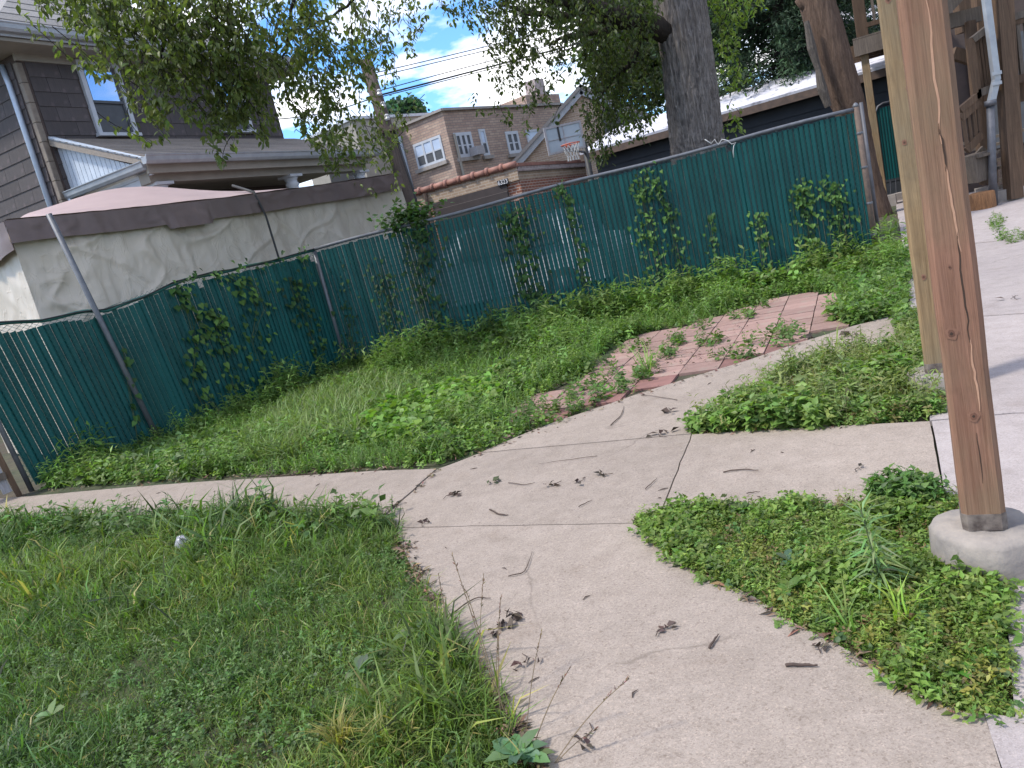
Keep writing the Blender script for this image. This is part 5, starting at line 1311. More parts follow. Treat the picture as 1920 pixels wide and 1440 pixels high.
def broadleaf(name, label, px, py, Y, rpx, seed, base, n=5000, leaf=ROUND, sc=(0.10, 0.2), flat=0.8):
    rng = np.random.default_rng(seed); c = at(px, py, Y); R_ = rpx * Y / 1470.0
    t = thing(name, label, 'tree', (c[0], Y, 0)); cz = c[2]
    MB().tube([(0, 0, -0.1), (0.1, 0.05, cz * 0.5), (0, 0, cz)], [0.2, 0.14, 0.05], 8).build('trunk', M['bark_dark'], t, True)
    cl = Cloud(); nb = 60
    for b in range(nb):
        d = rng.normal(size=3); d /= np.linalg.norm(d); q = d * R_ * rng.uniform(0.35, 1.0) * np.array([1, 1, flat]) + np.array([0, 0, cz]); m_ = n // nb
        P = q[None] + rng.normal(size=(m_, 3)) * R_ * 0.17
        cl.put(leaf, P, rng.uniform(0, 6.28, m_), rng.normal(size=m_) * 0.7, rng.normal(size=m_) * 0.7, rng.uniform(*sc, m_), tints(m_, np.array(base) * rng.uniform(0.7, 1.4), 0.25, 0.08, rng))
    tag(cl.build('crown', M['leaf_tree'], t), kind='stuff'); return t
broadleaf('silvery_tree', 'silvery grey leaved tree between the dead trunk and the landing', 1608, 105, 31.0, 60, 41, (0.16, 0.18, 0.16), 6000)
broadleaf('far_tree', 'small round far tree rising behind the utility pole', 757, 228, 52.0, 42, 42, (0.035, 0.07, 0.05), 6000, sc=(0.2, 0.4))
broadleaf('background_tree', 'leafy tree beyond the alley, above the brick gable', 1230, 60, 34.0, 150, 43, (0.03, 0.05, 0.018), 14000, sc=(0.15, 0.3))
broadleaf('background_tree', 'tall leafy tree far behind the evergreens at the top right', 1560, -40, 38.0, 150, 44, (0.04, 0.06, 0.025), 14000, sc=(0.18, 0.32))
broadleaf('yard_tree', 'bright green leafy tree seen beneath the stair porch', 1905, 270, 24.0, 70, 45, (0.09, 0.14, 0.03), 4000)  # leaf colour set to a bright yellow green

# ================================================================== VINES ON THE FENCE
heart_me = bpy.data.meshes.new('leaf'); heart_me.from_pydata([tuple(v) for v in HEART[0]], [], [tuple(f) for f in HEART[1]]); heart_me.update()
vin_mats = []
for k, c in enumerate(((0.026, 0.068, 0.014), (0.044, 0.105, 0.020), (0.080, 0.155, 0.030), (0.016, 0.042, 0.012))):
    me = heart_me.copy(); mt, n_, b_ = _mat('vine_leaf_%d' % k)
    col = objrand(n_, ramp(n_, noise(n_, coords(n_), 3, 3), [(0.3, tuple(v * 0.8 for v in c)), (0.7, c)]), 0.3)
    n_.links.new(col, b_.inputs['Base Color']); b_.inputs['Roughness'].default_value = 0.55; b_.inputs['Specular IOR Level'].default_value = 0.2
    me.materials.append(mt); vin_mats.append(me)
vines = [  # polyline px, half width px, leaves, leaf size, palette, label
 ([(335, 535), (350, 590), (365, 650), (360, 720), (385, 775)], 22, 60, 0.085, (0, 1, 2), 'heart leaved vine hanging left of the blue patch on the leaning fence'),
 ([(395, 580), (405, 620), (420, 670), (440, 735)], 30, 64, 0.085, (0, 1, 2), 'vine with pale heart leaves in the middle of the leaning fence'),
 ([(430, 520), (465, 545), (480, 580), (470, 640), (500, 720)], 30, 74, 0.08, (0, 1, 2), 'vine trailing down the leaning fence below the black strap'),
 ([(540, 520), (552, 570), (575, 610), (590, 660)], 32, 64, 0.07, (0, 3, 1), 'thin dark leaved vine left of the fence corner'),  # palette includes the darkest leaf green
 ([(320, 533), (400, 512), (470, 497), (560, 476), (575, 500)], 7, 44, 0.06, (1, 2, 0), 'vine trailing along the sagging top rail of the leaning fence'),
 ([(228, 650), (236, 690), (244, 740), (250, 780)], 7, 12, 0.085, (0, 1), 'sparse vine beside the leaning steel pole'),
 ([(622, 490), (640, 540), (655, 600), (660, 650)], 18, 60, 0.07, (0, 3), 'vine climbing the fence corner post'),
 ([(780, 410), (785, 460), (800, 540), (815, 610)], 38, 190, 0.08, (3, 0, 0), 'dense dark vine thicket right of the fence corner'),
 ([(715, 500), (725, 560), (735, 620)], 26, 60, 0.075, (3, 0), 'dark vine patch just right of the fence corner post'),
 ([(965, 395), (975, 450), (985, 520), (1000, 570)], 32, 150, 0.08, (0, 3, 1), 'thick vine on the fence above the tallest weeds'),
 ([(1045, 345), (1062, 380), (1078, 420), (1085, 480)], 13, 44, 0.075, (1, 0), 'vine below the rail to the right of the garage number'),
 ([(1200, 330), (1205, 380), (1215, 440), (1225, 480)], 24, 85, 0.07, (1, 0, 2), 'leafy vine below the elm trunk, left strand'),
 ([(1222, 330), (1240, 370), (1255, 410), (1270, 490)], 18, 60, 0.07, (1, 0), 'leafy vine below the elm trunk, right strand'),
 ([(1332, 400), (1336, 450), (1345, 495)], 10, 22, 0.07, (1, 0), 'small vine with a pale flower in the middle of the right fence'),
 ([(1420, 400), (1425, 440), (1430, 490)], 18, 44, 0.07, (1, 2), 'low vine near the right fence end, left clump'),
 ([(1500, 350), (1510, 400), (1520, 460), (1530, 490)], 26, 110, 0.075, (1, 2, 0), 'bushy vine near the right fence end, middle clump'),
 ([(1555, 340), (1568, 390), (1580, 450), (1590, 490)], 26, 120, 0.075, (1, 2, 0), 'bushy vine against the fence end post'),
]
rv = random.Random(3)
for (pl_, hw_, cnt, sz, pal, lab) in vines:
    lx_, ly_ = pl_[-1]
    if 'top rail' not in lab: pl_ = pl_ + [(lx_ + 14, ly_ + (95 if lx_ < 640 else 60))]
    base_q, fi = fence_pt(*pl_[-1]); v = thing('climbing_vine', lab, 'vine', (base_q[0], base_q[1], 0), 0, 'vines climbing the green fence'); r0 = Vector((base_q[0], base_q[1], 0))
    if fi == 0: sz *= 0.74; cnt = min(290, int(cnt * 2.0))
    else: sz *= 0.9; cnt = int(cnt * 1.6)
    def fq(x, y):
        q, i = fence_pt(x, y); nrm = plane_of(i)[1]; nrm = nrm if np.dot(nrm[:2], -q[:2]) > 0 else -nrm
        return q, nrm
    stem = []
    for x, y in pl_[::-1]:
        q, nrm = fq(x, y); stem.append(Vector(q + nrm * 0.02) - r0)
    MB().tube(stem, 0.004, 4, False).build('stem', M['stem'], v)
    for k in range(max(1, cnt // 40)):
        MB().tube([p + Vector((rv.uniform(-1, 1) * 0.006 * hw_, 0, 0)) for p in stem], 0.003, 3, False).build('stem', M['stem'], v)
    xs = np.linspace(0, 1, len(pl_))
    for k in range(cnt):
        t = rv.random() ** 1.25; x = np.interp(t, xs, [p[0] for p in pl_]) + rv.gauss(0, 0.55) * hw_; y = np.interp(t, xs, [p[1] for p in pl_]) + rv.gauss(0, 10)
        q, nrm = fq(x, y)
        if q[2] < 0.05 or q[2] > 2.05: continue
        pos = Vector(q + nrm * rv.uniform(0.02, 0.09)) - r0
        yaw = math.atan2(nrm[1], nrm[0]) - math.pi / 2
        R_ = Matrix.Rotation(yaw + rv.gauss(0, 0.5), 4, 'Z') @ Matrix.Rotation(-rv.uniform(0.7, 1.45), 4, 'X') @ Matrix.Rotation(rv.gauss(0, 0.35), 4, 'Z')
        s = sz * rv.choice((0.5, 0.7, 0.85, 1.0, 1.0, 1.2))
        link_mesh('leaf', vin_mats[rv.choice(pal)], v, mat_local=Matrix.Translation(pos) @ R_ @ Matrix.Diagonal((s, s, s, 1)))

# ================================================================== GROUND PLANTS
def sprig(seed, n, leaf, ls, spread, curl=0.5, stemw=0.012):
    rng = np.random.default_rng(seed); it = []
    lean = rng.normal(size=2) * 0.22
    for i in range(n):
        z = (i + 0.6) / n; a = i * 2.4 + rng.normal() * 0.3; p = (lean[0] * z * z, lean[1] * z * z, z * 0.95)
        it.append((leaf, p, a, rng.uniform(-0.35, 0.65) - curl * (1 - z) * 0.3, rng.normal() * 0.35, ls * rng.uniform(0.7, 1.2) * (1.15 - 0.5 * z) * spread))
    st_ = T([(-stemw, 0, 0), (stemw, 0, 0), (lean[0] + stemw * 0.5, lean[1], 0.97), (lean[0] - stemw * 0.5, lean[1], 0.97)], [(0, 1, 2), (0, 2, 3)])
    it.append((st_, (0, 0, 0), 0.0, 0.0, 0.0, 1.0))
    return compose(it)
SP_SMALL = [sprig(s, 9, OVAL, 0.42, 1.0) for s in range(5)]           # chickweed-like
SP_ROUND = [sprig(s + 20, 7, ROUND, 0.42, 1.0, 0.8) for s in range(4)]
SP_TALL = [sprig(s + 40, 16, NARROW, 0.32, 1.0) for s in range(5)]
SP_BROAD = [sprig(s + 60, 7, HEART, 0.45, 1.0, 0.9) for s in range(4)]
BL = [blade(b, w) for b, w in ((0.15, 0.018), (0.4, 0.022), (0.7, 0.022), (0.95, 0.026))]
def plant(cloud, tpls, P, z, h0, h1, base, rng, var=0.25, tilt=0.15, hmap=None):
    which = rng.integers(0, len(tpls), len(P))
    for k, tp in enumerate(tpls):
        q = P[which == k]; n = len(q)
        if not n: continue
        h = rng.uniform(h0, h1, n)
        if hmap is not None: h = h * hmap(q)
        zz = np.full(n, z) if np.isscalar(z) else z(q)
        cloud.put(tp, np.column_stack([q, zz]), rng.uniform(0, 6.283, n), rng.normal(size=n) * tilt, rng.normal(size=n) * tilt, h, tints(n, base, var, 0.08, rng))
def soilsheet(name, poly, z, label):
    o = MB().prism(refine(poly, 0.3, 0.03, 9), -0.08, z).build(name, M['soil']); tag(o, label, 'soil', kind='structure'); return o

# ---- lawn, front left
lawn_px = [(-420, 1010), (-200, 985), (0, 985), (150, 974), (400, 966), (560, 968), (700, 968), (738, 978), (768, 1052), (803, 1108), (833, 1183), (882, 1252), (942, 1333), (977, 1393), (1012, 1445), (1040, 1620), (-420, 1620)]
lawn = [p[:2] for p in GP(lawn_px)]
rg = np.random.default_rng(101)
P = sample(lawn, 14500, 0.012, rg)
d = np.linalg.norm(P, axis=1); P = P[rg.random(len(P)) < np.clip(3.6 / d, 0.35, 1.0)]
patch = fbm(P[:, 0] * 1.1, P[:, 1] * 1.1, 71, 3); patch2 = fbm(P[:, 0] * 2.7 + 9, P[:, 1] * 2.7, 77, 3)
cl = Cloud()
which = rg.integers(0, 4, len(P)); n = len(P)
hgt = rg.uniform(0.03, 0.09, n) * (0.45 + 1.5 * np.clip((patch2 - 0.25) * 1.5, 0, 1)) * np.where(rg.random(n) < 0.06, 1.7, 1.0)
far_edge = np.clip((P[:, 1] - 3.3) / 0.8, 0, 1); hgt *= 1 + 0.9 * far_edge
right_edge = np.exp(-np.abs((P[:, 0] + 0.45) / 0.22) ** 2) * (P[:, 1] < 3.2); hgt *= 1 + 0.8 * right_edge
ca, cb_, cc_ = np.array((0.042, 0.074, 0.022)), np.array((0.082, 0.112, 0.028)), np.array((0.026, 0.055, 0.028))
w1 = np.clip((patch - 0.35) * 3, 0, 1)[:, None]; w2 = np.clip((patch2 - 0.5) * 4, 0, 1)[:, None]
col = (ca * (1 - w1) + cb_ * w1) * (1 - 0.5 * w2) + cc_ * 0.5 * w2
col = col * (1 + 0.42 * rg.normal(size=(n, 1)).clip(-2, 2)) * (1 + 0.07 * rg.normal(size=(n, 3)))
dry = rg.random(n) < 0.05 + 0.10 * np.exp(-((P[:, 0] + 0.72) ** 2 + (P[:, 1] - 2.05) ** 2) / 0.06); col[dry] = np.array((0.19, 0.16, 0.075)) * rg.uniform(0.6, 1.2, (dry.sum(), 1))
col = np.clip(col, 0.005, 1)
for k in range(4):
    s = which == k; m_ = s.sum()
    cl.put(BL[k], np.column_stack([P[s], np.full(m_, -0.03)]), rg.uniform(0, 6.283, m_), rg.normal(size=m_) * 0.35, rg.normal(size=m_) * 0.35, hgt[s], col[s])
tag(cl.build('lawn_grass', M['grass']), 'short rough green lawn grass at the lower left', 'grass', kind='stuff')
cl = Cloud()
P = sample(lawn, 1500, 0.02, rg); q = fbm(P[:, 0] * 1.6 + 4, P[:, 1] * 1.6, 81, 3); P = P[(q > 0.46) | (rg.random(len(P)) < 0.25)]
plant(cl, SP_ROUND[:1] + SP_SMALL, P, -0.03, 0.03, 0.065, (0.056, 0.092, 0.032), rg, 0.35, 0.35)
P = sample(lawn, 60, 0.02, rg); plant(cl, SP_TALL, P, -0.03, 0.08, 0.14, (0.055, 0.09, 0.03), rg, 0.25, 0.25)
edge = np.array([G(x, y)[:2] for x, y in zip(rg.uniform(-200, 720, 420), rg.uniform(968, 1010, 420))]); plant(cl, SP_TALL + SP_SMALL, edge, -0.03, 0.10, 0.24, (0.06, 0.095, 0.035), rg, 0.25, 0.2)
tag(cl.build('lawn_clover', M['leaf_weed']), 'clover and small broadleaf weeds scattered through the lawn', 'weeds', kind='stuff')

# ---- weed bed along the fence
bed_px = [(70, 912), (200, 905), (350, 893), (560, 884), (700, 876), (830, 866), (905, 842), (1000, 803), (1040, 789), (930, 800), (985, 752), (1090, 700), (1140, 648), (1225, 617), (1320, 600), (1420, 566), (1475, 548), (1562, 545), (1584, 570), (1578, 605), (1640, 598), (1700, 575), (1700, 520), (1680, 485)]
bed = [p[:2] for p in GP(bed_px)] + [tuple(FP[0] + np.array([0.25, -0.12])), tuple(FP[0] + np.array([-0.1, -0.10])), tuple(FP[1] + np.array([0.05, -0.15])), tuple(FP[2] + np.array([0.12, -0.08])), tuple(FP[3] + np.array([0.1, -0.02]))]
soilsheet('soil_bed', bed, -0.02, 'dark soil bed under the weeds along the fence')
def fdist(P):
    best = np.full(len(P), 99.0)
    for i in range(3):
        a, b = FP[i], FP[i + 1]; ab = b - a; t = np.clip(((P - a) @ ab) / (ab @ ab), 0, 1); best = np.minimum(best, np.linalg.norm(P - (a + t[:, None] * ab), axis=1))
    return best
rg = np.random.default_rng(202)
def hmap_bed(P):
    c = fbm(P[:, 0] * 1.9, P[:, 1] * 1.9, 91, 3)
    return np.minimum(1.75, (0.35 + 1.5 * np.clip((c - 0.3) * 1.8, 0, 1)) * (0.7 + (0.8 + 0.5 * np.clip((P[:, 0] + 2) / 3, 0, 1)) * np.exp(-(fdist(P) / 0.75) ** 2)))
cl = Cloud()
P = sample(bed, 520, 0.02, rg); plant(cl, SP_SMALL, P, -0.02, 0.08, 0.18, (0.078, 0.122, 0.034), rg, 0.42, 0.25, hmap_bed)
P = sample(bed, 330, 0.02, rg); q = fbm(P[:, 0] * 0.9, P[:, 1] * 0.9, 95, 3); P = P[q > 0.42]; plant(cl, SP_TALL, P, -0.02, 0.14, 0.34, (0.082, 0.128, 0.038), rg, 0.28, 0.18, hmap_bed)
P = sample(bed, 240, 0.02, rg); q = fbm(P[:, 0] * 1.1 + 5, P[:, 1] * 1.1, 97, 3); P = P[q > 0.48]; plant(cl, SP_ROUND, P, -0.02, 0.09, 0.18, (0.085, 0.135, 0.04), rg, 0.28, 0.2, hmap_bed)
tag(cl.build('fence_weeds', M['leaf_weed']), 'mixed green weeds filling the bed between fence and walk', 'weeds', kind='stuff')
def blob(pts, n, s, rg):  # px points -> ground clusters
    out = []
    for (x, y, rx, ry) in pts:
        a = rg.uniform(0, 6.283, n); r = np.sqrt(rg.random(n)); out.append(np.array([G(x + rx * r_ * math.cos(a_), y + ry * r_ * math.sin(a_))[:2] for a_, r_ in zip(a, r)]))
    return np.vstack(out)
cl = Cloud()
P = blob([(240, 870, 150, 22), (420, 845, 130, 26), (160, 880, 70, 18)], 190, 1, rg); plant(cl, SP_BROAD, P, -0.02, 0.10, 0.19, (0.055, 0.092, 0.036), rg, 0.22, 0.25)
P = blob([(560, 720, 80, 18), (640, 690, 60, 14)], 110, 1, rg); plant(cl, SP_BROAD, P, -0.02, 0.13, 0.22, (0.045, 0.08, 0.03), rg, 0.22, 0.25)
tag(cl.build('vine_ground_cover', M['leaf_vine']), 'heart leaved vines creeping over the ground below the leaning fence', 'ground cover', kind='stuff')
cl = Cloud()
P = blob([(790, 770, 110, 26), (740, 810, 60, 26), (880, 745, 60, 20)], 120, 1, rg); plant(cl, SP_BROAD + SP_ROUND, P, -0.02, 0.13, 0.22, (0.088, 0.148, 0.032), rg, 0.2, 0.25)
tag(cl.build('bright_weeds', M['leaf_weed']), 'brighter yellow green broadleaf weeds in the middle of the bed', 'weeds', kind='stuff')
cl = Cloud()
P = blob([(600, 800, 90, 50), (660, 740, 120, 40), (520, 840, 60, 30)], 3600, 1, rg); n = len(P)
wh = rg.integers(0, 4, n)
for k in range(4):
    s = wh == k; cl.put(BL[k], np.column_stack([P[s], np.full(s.sum(), -0.02)]), rg.uniform(0, 6.283, s.sum()), rg.normal(size=s.sum()) * 0.25, rg.normal(size=s.sum()) * 0.25, rg.uniform(0.12, 0.32, s.sum()), tints(s.sum(), (0.085, 0.115, 0.045), 0.25, 0.07, rg))
P = sample(bed, 500, 0.02, rg); n = len(P); cl.put(BL[1], np.column_stack([P, np.full(n, -0.02)]), rg.uniform(0, 6.283, n), rg.normal(size=n) * 0.3, rg.normal(size=n) * 0.3, rg.uniform(0.1, 0.25, n), tints(n, (0.06, 0.10, 0.03), 0.25, 0.07, rg))
tag(cl.build('bed_grass', M['grass']), 'pale feathery grass tufts in the weed bed', 'grass', kind='stuff')
# weeds in the patio joints
cl = Cloud()
P = blob([(1215, 695, 30, 16), (1155, 725, 40, 14), (1250, 665, 16, 10), (1330, 640, 26, 12), (1100, 745, 40, 12), (1440, 640, 60, 12), (1480, 625, 40, 10), (1380, 668, 50, 9), (1010, 790, 40, 12), (960, 800, 40, 10), (1060, 770, 40, 9), (1270, 640, 12, 8), (1130, 690, 34, 16), (1180, 650, 40, 12), (1080, 725, 40, 16), (1010, 765, 40, 14), (1300, 610, 40, 9), (1390, 590, 30, 8), (1430, 570, 26, 7)], 26, 1, rg)
plant(cl, SP_SMALL + SP_ROUND, P, -0.01, 0.06, 0.14, (0.06, 0.098, 0.03), rg, 0.3, 0.3)
P = blob([(1600, 590, 50, 16), (1640, 560, 50, 26), (1660, 530, 40, 20), (1500, 530, 120, 12), (1690, 500, 30, 30), (1700, 610, 16, 16)], 130, 1, rg); plant(cl, SP_SMALL + SP_ROUND, P, -0.01, 0.09, 0.2, (0.07, 0.115, 0.034), rg, 0.28, 0.25)
P = blob([(1705, 450, 12, 40), (1668, 420, 14, 30), (1715, 640, 10, 24), (1870, 420, 14, 16), (1895, 445, 26, 12)], 60, 1, rg); plant(cl, SP_SMALL, P, -0.01, 0.05, 0.12, (0.07, 0.11, 0.034), rg, 0.28, 0.25)
tag(cl.build('joint_weeds', M['leaf_weed']), 'small weeds growing in the paver joints and paving cracks', 'weeds', kind='stuff')

# ---- two triangular weed patches
tri1 = [p[:2] for p in GP([(1293, 808), (1345, 782), (1400, 752), (1480, 698), (1560, 674), (1690, 642), (1738, 610), (1748, 690), (1740, 720), (1775, 772), (1600, 797), (1450, 804)])]
tri2 = [p[:2] for p in GP([(1190, 972), (1300, 958), (1450, 950), (1600, 943), (1720, 915), (1795, 935), (1800, 960), (1765, 985), (1772, 1060), (1868, 1085), (1890, 1130), (1875, 1180), (1880, 1250), (1890, 1300), (1908, 1350), (1800, 1335), (1720, 1295), (1650, 1255), (1560, 1205), (1490, 1170), (1400, 1113), (1320, 1078), (1250, 1032)])]
soilsheet('soil_patch', tri1, -0.015, 'soil under the far triangular weed patch'); soilsheet('soil_patch', tri2, -0.015, 'soil under the near triangular weed patch')
rg = np.random.default_rng(303)
cl = Cloud()
hm = lambda P: 0.4 + 1.7 * np.clip((fbm(P[:, 0] * 4.0, P[:, 1] * 4.0, 55, 3) - 0.25) * 1.6, 0, 1)
P = sample(tri1, 4200, 0.022, rg); plant(cl, SP_SMALL + SP_ROUND[:1], P, -0.015, 0.045, 0.13, (0.092, 0.140, 0.042), rg, 0.28, 0.22, hm)
P = sample(tri1, 500, 0.03, rg); plant(cl, SP_SMALL, P, -0.012, 0.04, 0.09, (0.12, 0.09, 0.05), rg, 0.35, 0.4)
P = sample(tri1, 330, 0.02, rg); plant(cl, SP_TALL, P, -0.015, 0.12, 0.24, (0.10, 0.12, 0.05), rg, 0.25, 0.2)
tag(cl.build('weed_patch', M['leaf_weed']), 'triangular patch of small leaved weeds below the second timber post', 'weeds', kind='stuff')
cl = Cloud()
P = sample(tri2, 9000, 0.018, rg); plant(cl, SP_SMALL, P, -0.015, 0.022, 0.068, (0.088, 0.132, 0.034), rg, 0.3, 0.3, hm)
P = sample(tri2, 260, 0.05, rg); plant(cl, SP_SMALL, P, -0.005, 0.02, 0.05, (0.075, 0.11, 0.03), rg, 0.3, 0.4)
P = sample(tri2, 420, 0.02, rg); plant(cl, SP_TALL, P, -0.015, 0.05, 0.11, (0.10, 0.135, 0.036), rg, 0.3, 0.3)
P = sample(tri2, 1400, 0.012, rg); q = fbm(P[:, 0] * 4, P[:, 1] * 4, 57, 3); P = P[q > 0.5]; plant(cl, SP_SMALL, P, -0.015, 0.035, 0.08, (0.125, 0.13, 0.036), rg, 0.3, 0.3)
P = sample(tri2, 700, 0.02, rg); plant(cl, SP_SMALL, P, -0.012, 0.025, 0.06, (0.12, 0.085, 0.05), rg, 0.35, 0.5)
P = sample(tri2, 500, 0.02, rg); plant(cl, SP_BROAD[:2], P[:120], -0.012, 0.035, 0.06, (0.07, 0.12, 0.04), rg, 0.3, 0.4)
P = sample(tri2, 90, 0.012, rg); plant(cl, SP_ROUND, P, -0.015, 0.04, 0.08, (0.06, 0.105, 0.045), rg, 0.25, 0.3)
P = blob([(1700, 940, 60, 16)], 320, 1, rg); plant(cl, SP_SMALL, P, -0.015, 0.07, 0.14, (0.055, 0.10, 0.03), rg, 0.25, 0.25)
tag(cl.build('weed_patch', M['leaf_weed']), 'triangular patch of low weeds beside the nearest post footing', 'weeds', kind='stuff')

# ---- leaf litter along edges (stuff) 
rg = np.random.default_rng(404)
cl = Cloud()
lines = [([(742, 1000), (768, 1052), (803, 1108), (833, 1183), (882, 1252), (942, 1333), (985, 1400), (1015, 1440)], 1000, 10), ([(720, 965), (770, 925), (822, 880)], 60, 3), ([(70, 922), (350, 900), (700, 880), (900, 848), (1040, 792), (1200, 738), (1400, 678), (1520, 640)], 420, 6),
         ([(1192, 974), (1320, 1078), (1490, 1170), (1650, 1255), (1800, 1335)], 150, 5), ([(1295, 810), (1450, 805), (1600, 797)], 60, 4), ([(1000, 760), (1150, 690), (1300, 640), (1420, 600)], 160, 22), ([(1350, 650), (1250, 680)], 80, 20), ([(1690, 400), (1700, 470), (1700, 560), (1720, 620)], 170, 14)]
for pl_, cnt, w in lines:
    a = np.array(pl_, float); seg = np.linalg.norm(np.diff(a, axis=0), axis=1); cum = np.concatenate([[0], np.cumsum(seg)])
    t = rg.uniform(0, cum[-1], cnt); t = t + 14 * np.sin(t * 0.11); t = np.clip(t, 0, cum[-1])
    X = np.interp(t, cum, a[:, 0]) + rg.normal(size=cnt) * w; Y_ = np.interp(t, cum, a[:, 1]) + rg.normal(size=cnt) * w * 0.5
    P = np.array([G(x, y, 0.006) for x, y in zip(X, Y_)])
    cl.put(NARROW, P, rg.uniform(0, 6.283, cnt), rg.normal(size=cnt) * 0.25, rg.normal(size=cnt) * 0.5, rg.uniform(0.02, 0.055, cnt), tints(cnt, (0.13, 0.088, 0.058), 0.5, 0.14, rg))
tag(cl.build('leaf_litter', M['litter']), 'dry brown leaf litter gathered along the walk edges', 'leaf litter', kind='stuff')

# ================================================================== INDIVIDUAL PLANTS
def one_plant(name, label, cat, px, py, build, z=-0.02, group=None):
    g_ = G(px, py, 0.0); t = thing(name, label, cat, (g_[0], g_[1], z), 0, group); build(t); return t
def leafy(t, items, mat, name='foliage'):
    c = Cloud()
    for tpl, P, yaw, tilt, roll, sc, col in items: c.put(tpl, np.array([P]), np.array([yaw]), np.array([tilt]), np.array([roll]), np.array([sc]), np.array([col]))
    o = c.build(name, mat, t); return o
rp_ = random.Random(8)
THIN = T([(0, 0, 0), (0.055, 0.35, 0.05), (0, 0.5, 0.02), (-0.055, 0.35, 0.05), (0, 1, -0.22)], [(0, 1, 2), (0, 2, 3), (2, 1, 4), (2, 4, 3)])
def tall_weed(h, nl, ll, col, leaf=NARROW, lean=(0.03, 0.0), tip=False):
    def f(t):
        MB().tube([(0, 0, 0), (lean[0] * 0.4, lean[1] * 0.4, h * 0.5), (lean[0], lean[1], h)], [0.004, 0.003, 0.0015], 5).build('stem', M['stem'], t, True)
        it = []
        for k in range(nl):
            u = 0.12 + 0.88 * (k + 0.5) / nl; a = k * 2.4 + rp_.uniform(-0.2, 0.2)
            c = tuple(v * rp_.uniform(0.8, 1.25) for v in col)
            it.append((leaf, (lean[0] * u * u, lean[1] * u * u, h * u), a, rp_.uniform(-0.1, 0.5) if not tip or u < 0.8 else rp_.uniform(0.3, 0.9), rp_.uniform(-0.2, 0.2), ll * rp_.uniform(0.75, 1.15) * (1.1 - 0.45 * u), c))
        leafy(t, it, M['leaf_weed'])
    return f
one_plant('horseweed', 'tall whorled horseweed plant in the near triangular patch', 'weed', 1655, 1110, tall_weed(0.31, 90, 0.12, (0.13, 0.185, 0.095), THIN, (-0.03, 0.0), True), -0.01)
for k, (px, py, h, n, lab) in enumerate(((512, 985, 0.30, 22, 'tallest leafy weed at the far lawn edge'), (325, 985, 0.24, 16, 'leafy weed at the far lawn edge above the white bag'), (232, 990, 0.25, 15, 'leafy weed at the far lawn edge, left of the white bag'), (125, 998, 0.22, 14, 'small leafy weed at the far lawn edge near the left frame edge'), (612, 975, 0.11, 14, 'small whorled weed where the lawn meets the walk'), (735, 950, 0.09, 14, 'tiny weed growing in the walk joint'), (1490, 705, 0.28, 10, 'thin heart leaved seedling standing over the far weed patch'))):
    one_plant('tall_weed', lab, 'weed', px, py, tall_weed(h, n, h * 0.34, (0.075, 0.12, 0.045), OVAL if k != 4 else NARROW, (rp_.uniform(-0.03, 0.03), 0)), -0.02, 'tall weeds at the walk edges')
DOCK = T([(0, 0, 0), (0.10, 0.12, 0.02), (0.24, 0.4, 0.07), (0.2, 0.72, 0.03), (0, 1, -0.12), (-0.2, 0.72, 0.03), (-0.24, 0.4, 0.07), (-0.10, 0.12, 0.02), (0, 0.35, 0.0), (0, 0.7, -0.02)],
         [(0, 1, 8), (1, 2, 8), (2, 9, 8), (2, 3, 9), (3, 4, 9), (4, 5, 9), (5, 6, 9), (6, 8, 9), (6, 7, 8), (7, 0, 8)])
def rosette(n, ll, col, leaf=DOCK):
    def f(t):
        it = []
        for k in range(n):
            c = tuple(v * rp_.uniform(0.8, 1.25) for v in col); it.append((leaf, (0, 0, 0.02), k * 2.4 + rp_.uniform(-0.4, 0.4), rp_.uniform(0.05, 0.55), rp_.uniform(-0.5, 0.5), ll * rp_.uniform(0.5, 1.0), c))
        leafy(t, it, M['leaf_weed'], 'leaves')
    return f
ros = [(975, 1425, 9, 0.10, (0.085, 0.14, 0.085), 'grey green broadleaf rosette at the bottom edge beside the walk'), (785, 1195, 8, 0.11, (0.09, 0.145, 0.08), 'large pale dock leaves at the lawn edge halfway up the walk'), (675, 1265, 7, 0.08, (0.10, 0.15, 0.09), 'pale broad leaves lying in the lawn centre right'), (100, 1350, 7, 0.09, (0.10, 0.16, 0.08), 'pale broad leaves in the lower left lawn'),
       (510, 1035, 7, 0.09, (0.085, 0.14, 0.08), 'pale rosette right of the white bag'), (1480, 1060, 7, 0.07, (0.06, 0.115, 0.065), 'bluish broad leaves in the middle of the near patch'), (1340, 1068, 7, 0.06, (0.07, 0.12, 0.07), 'drooping broad leaves at the near patch lower edge'), (1480, 1115, 7, 0.07, (0.08, 0.15, 0.03), 'bright broad leaves at the near patch front edge'), (1800, 1270, 6, 0.06, (0.085, 0.155, 0.03), 'bright rounded leaves at the near corner of the patch'), (1390, 965, 8, 0.07, (0.07, 0.12, 0.04), 'grassy rosette at the top edge of the near patch'), (1000, 1430, 6, 0.08, (0.09, 0.15, 0.07), 'small broad leaves overlapping the walk at the bottom')]
for px, py, n, ll, c, lab in ros: one_plant('broadleaf_weed', lab, 'weed', px, py, rosette(n + 3, ll, tuple(v * 0.72 for v in c)), 0.0, 'broadleaf rosettes')
